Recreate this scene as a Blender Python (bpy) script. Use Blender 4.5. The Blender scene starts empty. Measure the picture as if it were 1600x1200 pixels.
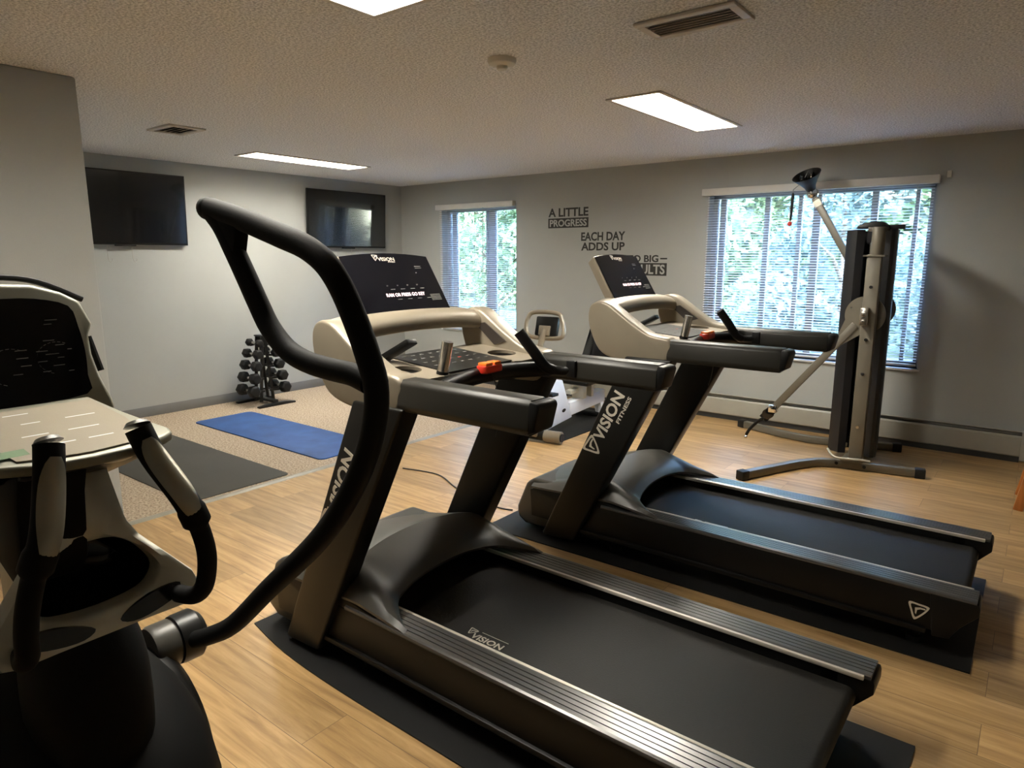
import bpy, bmesh, math, random
from mathutils import Vector, Matrix
random.seed(7)
S = bpy.context.scene
COL = S.collection
# ------------------------------------------------------------------ camera, world, exposure
CAM_H = 1.5
cd = bpy.data.cameras.new('camera'); cam = bpy.data.objects.new('camera', cd); COL.objects.link(cam)
cd.sensor_fit = 'HORIZONTAL'; cd.sensor_width = 36.0; cd.lens = 36.0*1055.0/1600.0
cd.clip_start = 0.02; cd.clip_end = 200
cam.location = (0, 0, CAM_H)
cam.rotation_euler = (math.radians(90-10.63), 0, math.radians(38.0))
S.camera = cam
S.view_settings.view_transform = 'Standard'; S.view_settings.look = 'None'
S.view_settings.gamma = 1.0; S.view_settings.use_curve_mapping = False
S.view_settings.exposure = 2.28
W = bpy.data.worlds.new('world'); S.world = W; W.use_nodes = True
wn = W.node_tree.nodes; wl = W.node_tree.links
bg = wn['Background']
sky = wn.new('ShaderNodeTexSky'); sky.sky_type = 'NISHITA'; sky.sun_disc = False
sky.sun_elevation = math.radians(38); sky.sun_rotation = math.radians(160); sky.dust_density = 0.6
wl.new(sky.outputs[0], bg.inputs[0]); bg.inputs[1].default_value = 3.1
sun = bpy.data.lights.new('sun', 'SUN'); sun.energy = 2.8; sun.angle = math.radians(1.0); sun.color = (1, .95, .86)
so = bpy.data.objects.new('sun', sun); COL.objects.link(so)
so.rotation_euler = (math.radians(50), 0, math.radians(-18))     # shines from behind the building onto the garden
LAMP = 15.5                                                     # strength of the troffer lenses

# ------------------------------------------------------------------ materials
def nd(nt, t, **kw):
    n = nt.nodes.new(t)
    for k, v in kw.items():
        if k in n.inputs.keys(): n.inputs[k].default_value = v
        else: setattr(n, k, v)
    return n
def rgba(c): return (c[0], c[1], c[2], 1)
def mat(name, col, rough=.5, metal=0., var=.12, vscale=6., bump=0., bscale=200., coat=0., spec=.5, stretch=None, rvar=0.):
    m = bpy.data.materials.new(name); m.use_nodes = True; nt = m.node_tree; L = nt.links
    b = nt.nodes['Principled BSDF']
    b.inputs['Roughness'].default_value = rough; b.inputs['Metallic'].default_value = metal
    b.inputs['Specular IOR Level'].default_value = spec
    if coat: b.inputs['Coat Weight'].default_value = coat; b.inputs['Coat Roughness'].default_value = .03
    tc = nd(nt, 'ShaderNodeTexCoord'); mp = nd(nt, 'ShaderNodeMapping')
    if stretch: mp.inputs['Scale'].default_value = stretch
    L.new(tc.outputs['Object'], mp.inputs[0])
    n = nd(nt, 'ShaderNodeTexNoise', Scale=vscale, Detail=4.0); L.new(mp.outputs[0], n.inputs['Vector'])
    r = nd(nt, 'ShaderNodeValToRGB'); e = r.color_ramp.elements
    e[0].position = .3; e[1].position = .7
    e[0].color = rgba([c*(1-var) for c in col]); e[1].color = rgba([min(1, c*(1+var)) for c in col])
    L.new(n.outputs[0], r.inputs[0]); L.new(r.outputs[0], b.inputs['Base Color'])
    if rvar:
        mr = nd(nt, 'ShaderNodeMapRange'); mr.inputs[3].default_value = max(.02, rough-rvar); mr.inputs[4].default_value = min(1, rough+rvar)
        L.new(n.outputs[0], mr.inputs[0]); L.new(mr.outputs[0], b.inputs['Roughness'])
    if bump:
        n2 = nd(nt, 'ShaderNodeTexNoise', Scale=bscale, Detail=2.0); L.new(mp.outputs[0], n2.inputs['Vector'])
        bp = nd(nt, 'ShaderNodeBump', Strength=bump, Distance=.002); L.new(n2.outputs[0], bp.inputs['Height']); L.new(bp.outputs[0], b.inputs['Normal'])
    return m
def emis(name, col, s):
    m = bpy.data.materials.new(name); m.use_nodes = True; nt = m.node_tree
    b = nt.nodes['Principled BSDF']; b.inputs['Base Color'].default_value = rgba([c*.6 for c in col]); b.inputs['Roughness'].default_value = .6
    b.inputs['Emission Color'].default_value = rgba(col); b.inputs['Emission Strength'].default_value = s
    return m
M = {}
M['wall'] = mat('wall_paint', (.36,.37,.355), .75, var=.03, vscale=2, bump=.15, bscale=160)
M['baseboard'] = mat('grey_vinyl_base', (.17,.17,.165), .5, var=.05)
M['white_metal'] = mat('painted_white_metal', (.58,.57,.54), .4, var=.04)
M['heater'] = mat('heater_enamel', (.36,.35,.30), .42, var=.04)
M['heater_dark'] = mat('heater_gap', (.03,.03,.03), .7)
M['vent'] = mat('vent_enamel', (.56,.52,.47), .5, var=.05)
M['dark_gap'] = mat('dark_gap', (.012,.011,.01), .8)
M['black'] = mat('black_plastic', (.0045,.0045,.0045), .42, spec=.25, var=.25, vscale=10, bump=.12, bscale=500, rvar=.06)
M['satin'] = mat('satin_black_steel', (.008,.008,.0075), .36, spec=.35, var=.2, vscale=5, rvar=.05)
M['rubber'] = mat('black_rubber', (.008,.008,.008), .58, spec=.3, var=.2, bump=.2, bscale=350)
M['foam'] = mat('black_foam', (.004,.004,.004), .68, spec=.14, var=.2, bump=.1, bscale=300)
M['gloss'] = mat('gloss_black', (.006,.006,.007), .12, var=.1)
M['screen'] = mat('screen_glass', (.004,.004,.006), .14, var=.1, spec=.3)
M['tv'] = mat('tv_glass', (.004,.004,.005), .12, var=.1, spec=.8, coat=.6)
M['champ'] = mat('champagne_shell', (.235,.20,.15), .40, metal=.25, var=.05, bump=.08, bscale=400)
M['champ_dark'] = mat('shell_inset', (.028,.022,.018), .4, var=.1)
M['silver_dark'] = mat('silver_paint_dark', (.22,.215,.17), .42, metal=.3, var=.06)  # darker version of the same silver, for display head and tray
M['sensor'] = mat('satin_metal', (.34,.32,.26), .34, metal=.75, var=.08)
M['silver'] = mat('silver_paint_lit', (.50,.49,.42), .36, metal=.3, var=.06)  # colour raised to carry the light from above on column and bottle holder
M['steel'] = mat('brushed_steel', (.55,.53,.5), .25, metal=1., var=.08, vscale=60, stretch=(1,1,.1))
M['chrome'] = mat('chrome', (.7,.7,.7), .1, metal=1., var=.02)
M['hood'] = mat('hood_grey', (.052,.049,.042), .40, metal=.1, var=.06, bump=.1, bscale=450)
M['rail'] = mat('rail_grey', (.13,.128,.125), .29, metal=.75, var=.12, vscale=8, stretch=(.3,1,1))
M['groove'] = mat('rail_groove', (.008,.008,.008), .6)
M['belt'] = mat('running_belt', (.0115,.0108,.0095), .58, spec=.28, var=.35, vscale=3.5, bump=.35, bscale=260, stretch=(.5,1,1), rvar=.12)
M['upright'] = mat('upright_steel', (.0065,.006,.005), .38, spec=.3, var=.12, bump=.05, bscale=500)
M['handrail'] = mat('handrail_grip', (.0155,.0143,.011), .42, spec=.4, var=.1, bump=.15, bscale=450)
M['logo'] = mat('logo_silver', (.62,.58,.5), .35, metal=.3, var=.05)
M['label_white'] = mat('printed_grey', (.16,.16,.15), .6)
M['red'] = mat('stop_red', (.55,.03,.015), .3, var=.1, coat=.3)
M['orange'] = mat('stop_orange', (.85,.2,.03), .3, var=.1, coat=.3)
M['taupe'] = mat('taupe_powdercoat', (.135,.122,.095), .42, var=.06, metal=.15, bump=.06, bscale=400)
M['shroud'] = mat('shroud_black', (.007,.007,.009), .40, var=.1)
M['blue_mat'] = mat('blue_foam_mat', (.022,.075,.235), .7, var=.22, vscale=5, bump=.3, bscale=300)
M['dark_mat'] = mat('charcoal_mat', (.042,.038,.029), .8, var=.08, vscale=4, bump=.3, bscale=300)
M['trim'] = mat('transition_strip', (.24,.22,.17), .45)
M['blind'] = mat('blind_slat', (.82,.83,.84), .5, var=.03)
M['winframe'] = mat('window_frame', (.30,.31,.33), .45, var=.05)
M['sill'] = mat('window_sill', (.62,.62,.62), .4, var=.04)
M['decal'] = mat('black_vinyl_lettering', (.018,.018,.016), .6)
M['plastic_white'] = mat('detector_plastic', (.55,.52,.45), .5)
M['bike_white'] = mat('bike_white', (.62,.65,.70), .35, var=.04)
M['wood'] = mat('orange_wood', (.42,.15,.035), .4, var=.2, vscale=8, stretch=(6,6,.6))
M['cord'] = mat('cord', (.02,.02,.02), .5)
M['cord_w'] = mat('cord_white', (.4,.39,.36), .5)
M['led'] = emis('led_text', (1., .66, .66), .55)
M['led_green'] = emis('led_green', (.10,.20,.07), .01)
M['bark'] = mat('bark', (.10,.075,.055), .9, var=.4, vscale=12)
M['lens'] = emis('troffer_lens', (1., .95, .84), LAMP)
M['well'] = mat('troffer_well', (.7,.66,.58), .5)
# translucent slats let the daylight through
nt = M['blind'].node_tree; bs = nt.nodes['Principled BSDF']; out = nt.nodes['Material Output']
tr = nd(nt, 'ShaderNodeBsdfTranslucent'); tr.inputs[0].default_value = (.7,.75,.85,1); mx = nd(nt, 'ShaderNodeMixShader'); mx.inputs[0].default_value = .3
nt.links.new(bs.outputs[0], mx.inputs[1]); nt.links.new(tr.outputs[0], mx.inputs[2]); nt.links.new(mx.outputs[0], out.inputs[0])
# window glass
m = bpy.data.materials.new('window_glass'); m.use_nodes = True; nt = m.node_tree
nt.nodes.remove(nt.nodes['Principled BSDF']); out = nt.nodes['Material Output']
t = nd(nt, 'ShaderNodeBsdfTransparent'); t.inputs[0].default_value = (.86,.93,.97,1); g = nd(nt, 'ShaderNodeBsdfGlossy', Roughness=.02)
fr = nd(nt, 'ShaderNodeFresnel', IOR=1.3); x = nd(nt, 'ShaderNodeMixShader')
nt.links.new(fr.outputs[0], x.inputs[0]); nt.links.new(t.outputs[0], x.inputs[1]); nt.links.new(g.outputs[0], x.inputs[2]); nt.links.new(x.outputs[0], out.inputs[0])
M['glass'] = m
# leaves
def leafmat(name, a, c):
    m = bpy.data.materials.new(name); m.use_nodes = True; nt = m.node_tree; b = nt.nodes['Principled BSDF']; out = nt.nodes['Material Output']
    tc = nd(nt, 'ShaderNodeTexCoord'); n = nd(nt, 'ShaderNodeTexNoise', Scale=2.5, Detail=5.0); r = nd(nt, 'ShaderNodeValToRGB')
    r.color_ramp.elements[0].position = .35; r.color_ramp.elements[1].position = .68
    r.color_ramp.elements[0].color = rgba(a); r.color_ramp.elements[1].color = rgba(c)
    nt.links.new(tc.outputs['Object'], n.inputs['Vector']); nt.links.new(n.outputs[0], r.inputs[0]); nt.links.new(r.outputs[0], b.inputs['Base Color'])
    b.inputs['Roughness'].default_value = .5
    tl = nd(nt, 'ShaderNodeBsdfTranslucent'); nt.links.new(r.outputs[0], tl.inputs[0]); mx = nd(nt, 'ShaderNodeMixShader'); mx.inputs[0].default_value = .35
    nt.links.new(b.outputs[0], mx.inputs[1]); nt.links.new(tl.outputs[0], mx.inputs[2]); nt.links.new(mx.outputs[0], out.inputs[0])
    return m
M['leaf_a'] = leafmat('leaf_green', (.035,.07,.03), (.17,.22,.12))
M['leaf_b'] = leafmat('leaf_bluegreen', (.03,.06,.055), (.14,.18,.17))
M['leaf_c'] = leafmat('leaf_rust', (.09,.065,.045), (.25,.18,.12))
M['soil'] = mat('lawn', (.045,.065,.035), .9, var=.4, vscale=3)
# ceiling: sprayed popcorn texture
def ceil_mat():
    m = bpy.data.materials.new('popcorn_ceiling'); m.use_nodes = True; nt = m.node_tree; L = nt.links; b = nt.nodes['Principled BSDF']
    b.inputs['Roughness'].default_value = .9; b.inputs['Specular IOR Level'].default_value = .15
    tc = nd(nt, 'ShaderNodeTexCoord'); n = nd(nt, 'ShaderNodeTexNoise', Scale=95., Detail=3., Roughness=.6); L.new(tc.outputs['Object'], n.inputs['Vector'])
    r = nd(nt, 'ShaderNodeValToRGB'); r.color_ramp.elements[0].position = .40; r.color_ramp.elements[1].position = .58
    r.color_ramp.elements[0].color = (.56,.565,.57,1); r.color_ramp.elements[1].color = (.93,.93,.93,1)
    L.new(n.outputs[0], r.inputs[0]); L.new(r.outputs[0], b.inputs['Base Color'])
    bp = nd(nt, 'ShaderNodeBump', Strength=.9, Distance=.012); L.new(n.outputs[0], bp.inputs['Height']); L.new(bp.outputs[0], b.inputs['Normal'])
    return m
M['ceiling'] = ceil_mat()
def carpet_mat():
    m = bpy.data.materials.new('beige_carpet'); m.use_nodes = True; nt = m.node_tree; L = nt.links; b = nt.nodes['Principled BSDF']
    b.inputs['Roughness'].default_value = .95; b.inputs['Specular IOR Level'].default_value = .1
    tc = nd(nt, 'ShaderNodeTexCoord'); n = nd(nt, 'ShaderNodeTexNoise', Scale=70., Detail=3., Roughness=.7); L.new(tc.outputs['Object'], n.inputs['Vector'])
    r = nd(nt, 'ShaderNodeValToRGB'); r.color_ramp.elements[0].position = .36; r.color_ramp.elements[1].position = .62
    r.color_ramp.elements[0].color = (.22,.16,.11,1); r.color_ramp.elements[1].color = (.54,.44,.33,1)
    L.new(n.outputs[0], r.inputs[0]); L.new(r.outputs[0], b.inputs['Base Color'])
    bp = nd(nt, 'ShaderNodeBump', Strength=.8, Distance=.008); L.new(n.outputs[0], bp.inputs['Height']); L.new(bp.outputs[0], b.inputs['Normal'])
    return m
M['carpet'] = carpet_mat()
def plank_mat():
    m = bpy.data.materials.new('vinyl_planks'); m.use_nodes = True; nt = m.node_tree; L = nt.links; b = nt.nodes['Principled BSDF']
    tc = nd(nt, 'ShaderNodeTexCoord')
    br = nd(nt, 'ShaderNodeTexBrick'); br.offset = .37; br.offset_frequency = 2
    br.inputs['Scale'].default_value = 1.; br.inputs['Brick Width'].default_value = 1.22; br.inputs['Row Height'].default_value = .178
    br.inputs['Mortar Size'].default_value = .0012; br.inputs['Mortar Smooth'].default_value = .3; br.inputs['Bias'].default_value = 0
    br.inputs['Color1'].default_value = (0,0,0,1); br.inputs['Color2'].default_value = (1,1,1,1); br.inputs['Mortar'].default_value = (.5,.5,.5,1)
    L.new(tc.outputs['Object'], br.inputs['Vector'])
    # grain, shifted plank by plank
    sh = nd(nt, 'ShaderNodeVectorMath', operation='MULTIPLY_ADD'); sh.inputs[1].default_value = (7,13,5)
    L.new(br.outputs['Color'], sh.inputs[0]); L.new(tc.outputs['Object'], sh.inputs[2])
    mp = nd(nt, 'ShaderNodeMapping'); mp.inputs['Scale'].default_value = (1.1, 14, 1); L.new(sh.outputs[0], mp.inputs[0])
    n = nd(nt, 'ShaderNodeTexNoise', Scale=2.2, Detail=7., Roughness=.62, Distortion=.6); L.new(mp.outputs[0], n.inputs['Vector'])
    r = nd(nt, 'ShaderNodeValToRGB'); e = r.color_ramp.elements
    e[0].position = .28; e[0].color = (.25,.142,.058,1); e[1].position = .72; e[1].color = (.53,.35,.17,1)
    k = r.color_ramp.elements.new(.5); k.color = (.40,.25,.105,1)
    L.new(n.outputs[0], r.inputs[0])
    mr = nd(nt, 'ShaderNodeMapRange'); mr.inputs[3].default_value = .80; mr.inputs[4].default_value = 1.16
    L.new(br.outputs['Color'], mr.inputs[0])
    mul = nd(nt, 'ShaderNodeMix', data_type='RGBA', blend_type='MULTIPLY'); mul.inputs[0].default_value = 1
    L.new(r.outputs[0], mul.inputs[6]); L.new(mr.outputs[0], mul.inputs[7])
    dk = nd(nt, 'ShaderNodeMix', data_type='RGBA'); dk.inputs[7].default_value = (.15,.09,.045,1)
    L.new(br.outputs['Fac'], dk.inputs[0]); L.new(mul.outputs[2], dk.inputs[6]); L.new(dk.outputs[2], b.inputs['Base Color'])
    b.inputs['Roughness'].default_value = .36
    bp = nd(nt, 'ShaderNodeBump', Strength=.12, Distance=.002); L.new(n.outputs[0], bp.inputs['Height']); L.new(bp.outputs[0], b.inputs['Normal'])
    return m
M['planks'] = plank_mat()

# ------------------------------------------------------------------ mesh helpers
class MB:
    def __init__(s): s.v = []; s.f = []
    def add(s, vs, fs):
        o = len(s.v); s.v += [tuple(v) for v in vs]; s.f += [tuple(i+o for i in f) for f in fs]; return s
    def box(s, a, b, mx=None):
        x0,y0,z0 = a; x1,y1,z1 = b
        vs = [Vector(p) for p in ((x0,y0,z0),(x1,y0,z0),(x1,y1,z0),(x0,y1,z0),(x0,y0,z1),(x1,y0,z1),(x1,y1,z1),(x0,y1,z1))]
        if mx: vs = [mx @ v for v in vs]
        return s.add(vs, [(0,3,2,1),(4,5,6,7),(0,1,5,4),(1,2,6,5),(2,3,7,6),(3,0,4,7)])
    def prism(s, poly, ax, a, b, a2=None, mx=None):
        """poly: 2D points; ax: extrusion axis ('x' -> poly is (y,z); 'y' -> (x,z); 'z' -> (x,y))"""
        def P(p, t):
            return {'x': (t,p[0],p[1]), 'y': (p[0],t,p[1]), 'z': (p[0],p[1],t)}[ax]
        n = len(poly); vs = [Vector(P(p,a)) for p in poly]+[Vector(P(p,b)) for p in poly]
        if mx: vs = [mx @ v for v in vs]
        return s.add(vs, [tuple(range(n))[::-1], tuple(range(n,2*n))]+[(i,(i+1)%n,n+(i+1)%n,n+i) for i in range(n)])
    def tube(s, pts, r, n=12, caps=True, flat=None, upv=None):
        """round tube along pts; r number or list; flat = (a,b) scale of the section in (side,up)"""
        pts = [Vector(p) for p in pts]; k = len(pts); rs = r if isinstance(r,(list,tuple)) else [r]*k
        T = []
        for i in range(k):
            a = pts[max(0,i-1)]; b = pts[min(k-1,i+1)]; T.append((b-a).normalized())
        u = Vector(upv) if upv else (Vector((0,0,1)) if abs(T[0].z) < .9 else Vector((1,0,0)))
        u = (u - T[0]*u.dot(T[0])).normalized(); vs = []
        for i in range(k):
            u = (u - T[i]*u.dot(T[i])).normalized(); w = T[i].cross(u)
            fa, fb = flat if flat else (1,1)
            for j in range(n):
                t = 2*math.pi*j/n; vs.append(pts[i]+(w*math.cos(t)*fa+u*math.sin(t)*fb)*rs[i])
        fs = [(i*n+j,i*n+(j+1)%n,(i+1)*n+(j+1)%n,(i+1)*n+j) for i in range(k-1) for j in range(n)]
        if caps: fs += [tuple(range(n))[::-1], tuple(range((k-1)*n,k*n))]
        return s.add(vs, fs)
    def rod(s, a, b, r, n=16, r2=None): return s.tube([a,b],[r, r if r2 is None else r2],n)
    def bar(s, pts, w, h, side=(0,1,0)):
        """rectangular bar along pts; w along 'side', h across"""
        pts = [Vector(p) for p in pts]; k = len(pts); vs = []
        for i in range(k):
            t = (pts[min(k-1,i+1)]-pts[max(0,i-1)]).normalized(); sd = Vector(side); sd = (sd-t*sd.dot(t)).normalized(); up = t.cross(sd)
            for a,b in ((-1,-1),(1,-1),(1,1),(-1,1)): vs.append(pts[i]+sd*a*w/2+up*b*h/2)
        fs = [(i*4+j,i*4+(j+1)%4,(i+1)*4+(j+1)%4,(i+1)*4+j) for i in range(k-1) for j in range(4)]+[(3,2,1,0),tuple(range((k-1)*4,k*4))]
        return s.add(vs, fs)
    def lathe(s, prof, c, ax='z', n=32, mx=None):
        vs = []; k = len(prof)
        for r,h in prof:
            for j in range(n):
                t = 2*math.pi*j/n; a,b = r*math.cos(t), r*math.sin(t)
                p = {'z':(a,b,h),'y':(a,h,b),'x':(h,a,b)}[ax]; p = Vector(p)
                if mx: p = mx @ p
                vs.append(Vector(c)+p)
        fs = [(i*n+j,i*n+(j+1)%n,(i+1)*n+(j+1)%n,(i+1)*n+j) for i in range(k-1) for j in range(n)]
        fs += [tuple(range(n))[::-1], tuple(range((k-1)*n,k*n))]
        return s.add(vs, fs)
    def grid(s, P, nu, nv, close=False):
        vs = [P(i/(nu-1), j/(nv-1)) for i in range(nu) for j in range(nv)]
        return s.add(vs, [(i*nv+j,i*nv+j+1,(i+1)*nv+j+1,(i+1)*nv+j) for i in range(nu-1) for j in range(nv-1)])
    def slab(s, P, nu, nv, off):
        """thick sheet: P(u,v) and its copy moved by off(u,v)"""
        A = [Vector(P(i/(nu-1), j/(nv-1))) for i in range(nu) for j in range(nv)]
        B = [Vector(P(i/(nu-1), j/(nv-1)))+Vector(off) for i in range(nu) for j in range(nv)]
        N = nu*nv; q = lambda i,j: i*nv+j; fs = []
        for i in range(nu-1):
            for j in range(nv-1):
                f = (q(i,j),q(i,j+1),q(i+1,j+1),q(i+1,j)); fs.append(f); fs.append(tuple(a+N for a in f[::-1]))
        for i in range(nu-1):
            fs.append((q(i,0),q(i+1,0),q(i+1,0)+N,q(i,0)+N)); fs.append((q(i+1,nv-1),q(i,nv-1),q(i,nv-1)+N,q(i+1,nv-1)+N))
        for j in range(nv-1):
            fs.append((q(0,j+1),q(0,j),q(0,j)+N,q(0,j+1)+N)); fs.append((q(nu-1,j),q(nu-1,j+1),q(nu-1,j+1)+N,q(nu-1,j)+N))
        return s.add(A+B, fs)
    def build(s, name, m, parent=None, bevel=0., seg=2, ang=35, loc=None, sub=0):
        me = bpy.data.meshes.new(name); me.from_pydata(s.v, [], s.f); me.update()
        bm = bmesh.new(); bm.from_mesh(me)
        bmesh.ops.recalc_face_normals(bm, faces=bm.faces)
        if bevel:
            es = [e for e in bm.edges if len(e.link_faces) == 2 and e.calc_face_angle(0) > math.radians(28)]
            if es: bmesh.ops.bevel(bm, geom=es, offset=bevel, segments=seg, profile=.5, affect='EDGES', clamp_overlap=True)
        bm.to_mesh(me); bm.free()
        me.polygons.foreach_set('use_smooth', [True]*len(me.polygons)); me.set_sharp_from_angle(angle=math.radians(ang))
        o = bpy.data.objects.new(name, me); COL.objects.link(o); me.materials.append(m)
        if sub:
            md = o.modifiers.new('sub', 'SUBSURF'); md.levels = sub; md.render_levels = sub
        if parent: o.parent = parent
        if loc: o.location = loc
        return o
def tag(o, label=None, cat=None, group=None, kind=None):
    if label: o['label'] = label
    if cat: o['category'] = cat
    if group: o['group'] = group
    if kind: o['kind'] = kind
    return o
def thing(name, loc, label, cat, group=None, rz=0):
    o = bpy.data.objects.new(name, None); COL.objects.link(o); o.location = loc; o.rotation_euler.z = rz; o.empty_display_size = .1
    return tag(o, label, cat, group)
def dup(root, loc, label=None, rz=None):
    r = root.copy(); COL.objects.link(r); r.location = loc
    if label: r['label'] = label
    if rz is not None: r.rotation_euler.z = rz
    for ch in list(root.children):
        c = ch.copy(); COL.objects.link(c); c.parent = r
        for g in list(ch.children):
            d = g.copy(); COL.objects.link(d); d.parent = c
    return r
def struct(o, label=None): o['kind'] = 'structure'; return o
def smooth(pts, n=6, closed=False):
    """Catmull-Rom"""
    pts = [Vector(p) for p in pts]; k = len(pts); out = []
    rng = range(k) if closed else range(k-1)
    for i in rng:
        g = (lambda a: pts[a % k]) if closed else (lambda a: pts[min(k-1,max(0,a))])
        a,b,c,d = g(i-1),g(i),g(i+1),g(i+2)
        for j in range(n):
            t = j/n; out.append(.5*((2*b)+(c-a)*t+(2*a-5*b+4*c-d)*t*t+(3*b-a-3*c+d)*t**3))
    if not closed: out.append(pts[-1])
    return out
def sm2(pts, n=5, closed=True): return [(p.x,p.y) for p in smooth([(a,b,0) for a,b in pts], n, closed)]
def text_mb(mb, txt, o, right, up, w=None, h=None, depth=.001, bold=0., shear=0.):
    """lettering as solid glyphs: lower-left corner at o, along right / up, fitted to w x h"""
    cu = bpy.data.curves.new('lettering', 'FONT'); cu.body = txt; cu.size = 1; cu.extrude = .01; cu.offset = bold; cu.shear = shear; cu.resolution_u = 3
    ob = bpy.data.objects.new('lettering', cu); COL.objects.link(ob)
    dg = bpy.context.evaluated_depsgraph_get(); dg.update(); me = bpy.data.meshes.new_from_object(ob.evaluated_get(dg))
    vs = [v.co.copy() for v in me.vertices]; fs = [tuple(p.vertices) for p in me.polygons]
    bpy.data.objects.remove(ob); bpy.data.curves.remove(cu); bpy.data.meshes.remove(me)
    x0 = min(v.x for v in vs); x1 = max(v.x for v in vs); y0 = min(v.y for v in vs); y1 = max(v.y for v in vs)
    sy = h/(y1-y0) if h else w/(x1-x0); sx = w/(x1-x0) if w else sy
    R = Vector(right).normalized(); U = Vector(up).normalized(); N = R.cross(U); o = Vector(o)
    mb.add([o+R*(v.x-x0)*sx+U*(v.y-y0)*sy+N*(0 if v.z < 0 else depth) for v in vs], fs)
    return (x1-x0)*sx
def frame_poly(mb, pts, o, right, up, depth=.001):
    R = Vector(right).normalized(); U = Vector(up).normalized(); N = R.cross(U); o = Vector(o); n = len(pts)
    A = [o+R*a+U*b for a,b in pts]; B = [p+N*depth for p in A]
    mb.add(A+B, [tuple(range(n))[::-1], tuple(range(n,2*n))]+[(i,(i+1)%n,n+(i+1)%n,n+i) for i in range(n)])
def shield(mb, o, right, up, s, depth=.001, th=.13):
    """outlined rounded triangle with an inner curved bar, as on the machines"""
    R = Vector(right).normalized(); U = Vector(up).normalized()
    outer = sm2([(0,1),(.5,.98),(1,.9),(1.02,.72),(.75,.32),(.42,-.02),(.28,.05),(.12,.5)], 4)
    c = (.5,.58); inner = [(c[0]+(x-c[0])*(1-2.1*th), c[1]+(y-c[1])*(1-2.1*th)) for x,y in outer]
    n = len(outer); N = R.cross(U); o = Vector(o)
    def W_(p, d): return o+R*p[0]*s+U*p[1]*s+N*d
    vs = [W_(p,0) for p in outer]+[W_(p,0) for p in inner]+[W_(p,depth) for p in outer]+[W_(p,depth) for p in inner]
    fs = []
    for i in range(n):
        j = (i+1) % n
        fs += [(2*n+i,2*n+j,3*n+j,3*n+i),(i,n+i,n+j,j),(i,j,2*n+j,2*n+i),(n+i,3*n+i,3*n+j,n+j)]
    mb.add(vs, fs)
    frame_poly(mb, [(x*s,y*s) for x,y in ((.34,.70),(.60,.76),(.86,.74),(.86,.66),(.62,.66),(.46,.58),(.42,.30),(.36,.38))], o, right, up, depth)

# ------------------------------------------------------------------ room shell
XL, YB, ZC = -6.63, 6.17, 2.389
XR, YF = 1.7, -2.2
PX, PY = -3.95, 1.50           # corner of the projecting wall at the left
CX = -3.97                      # carpet edge
def plate_holes(axis, a, b, us, vs, holes):
    """solid slab with rectangular holes. axis 'z': (u,v)=(x,y); axis 'y': (u,v)=(x,z)"""
    mb = MB()
    us = sorted(set(us+[h[0] for h in holes]+[h[1] for h in holes])); vs = sorted(set(vs+[h[2] for h in holes]+[h[3] for h in holes]))
    solid = {}
    for i in range(len(us)-1):
        for j in range(len(vs)-1):
            cu, cv = (us[i]+us[i+1])/2, (vs[j]+vs[j+1])/2
            solid[i,j] = not any(h[0] < cu < h[1] and h[2] < cv < h[3] for h in holes)
    def P(u,v,t): return (u,v,t) if axis == 'z' else (u,t,v)
    idx = {}
    def V(i,j,t):
        if (i,j,t) not in idx: idx[i,j,t] = len(mb.v); mb.v.append(P(us[i],vs[j],(a,b)[t]))
        return idx[i,j,t]
    for (i,j),s in solid.items():
        if not s: continue
        for t in (0,1): mb.f.append((V(i,j,t),V(i+1,j,t),V(i+1,j+1,t),V(i,j+1,t)))
        for di,dj,e in ((-1,0,((0,0),(0,1))),(1,0,((1,0),(1,1))),(0,-1,((0,0),(1,0))),(0,1,((0,1),(1,1)))):
            if not solid.get((i+di,j+dj), False):
                (p,q),(r,s2) = e; mb.f.append((V(i+p,j+q,0),V(i+r,j+s2,0),V(i+r,j+s2,1),V(i+p,j+q,1)))
    return mb
struct(MB().box((CX+.02,YF-.1,-.05),(XR+.1,YB,0)).build('floor', M['planks']))
struct(MB().box((XL-.1,PY,-.05),(CX-.02,YB,0)).build('floor_carpet', M['carpet']))
struct(MB().prism([(CX-.028,0),(CX-.02,.006),(CX+.02,.006),(CX+.03,0),(CX+.03,-.01),(CX-.028,-.01)],'y',PY,YB).build('trim_1', M['trim']))
TROF = [(-1.93,4.19,.30,1.22),(-5.61,4.04,.30,1.22),(-1.93,1.22,.30,1.22)]
holes = [(x-w/2,x+w/2,y-l/2,y+l/2) for x,y,w,l in TROF]
struct(plate_holes('z', ZC, ZC+.16, [XL-.1,XR+.1],[YF-.1,YB+.2], holes).build('ceiling', M['ceiling']))
W1 = (-5.91,-4.76,.63,2.085); W2 = (-2.515,-.73,.625,2.075)
struct(plate_holes('y', YB, YB+.2, [XL-.1,XR+.1],[-.05,ZC], [W1,W2]).build('wall_back', M['wall']))
struct(MB().box((XL-.1,PY,0),(XL,YB,ZC)).build('wall_left', M['wall']))
struct(MB().box((XL-.1,YF-.1,0),(PX,PY,ZC)).build('wall_projecting', M['wall'], bevel=.012))
struct(MB().box((XR,YF,0),(XR+.1,YB,ZC)).build('wall_right', M['wall']))
struct(MB().box((PX,YF-.1,0),(XR,YF,ZC)).build('wall_front', M['wall']))
struct(MB().box((XL,PY,0),(XL+.008,YB-.085,.095)).build('baseboard_left', M['baseboard'], bevel=.002))
struct(MB().box((PX,YF,0),(PX+.008,PY-.013,.095)).build('baseboard_projecting', M['baseboard'], bevel=.002))

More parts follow.
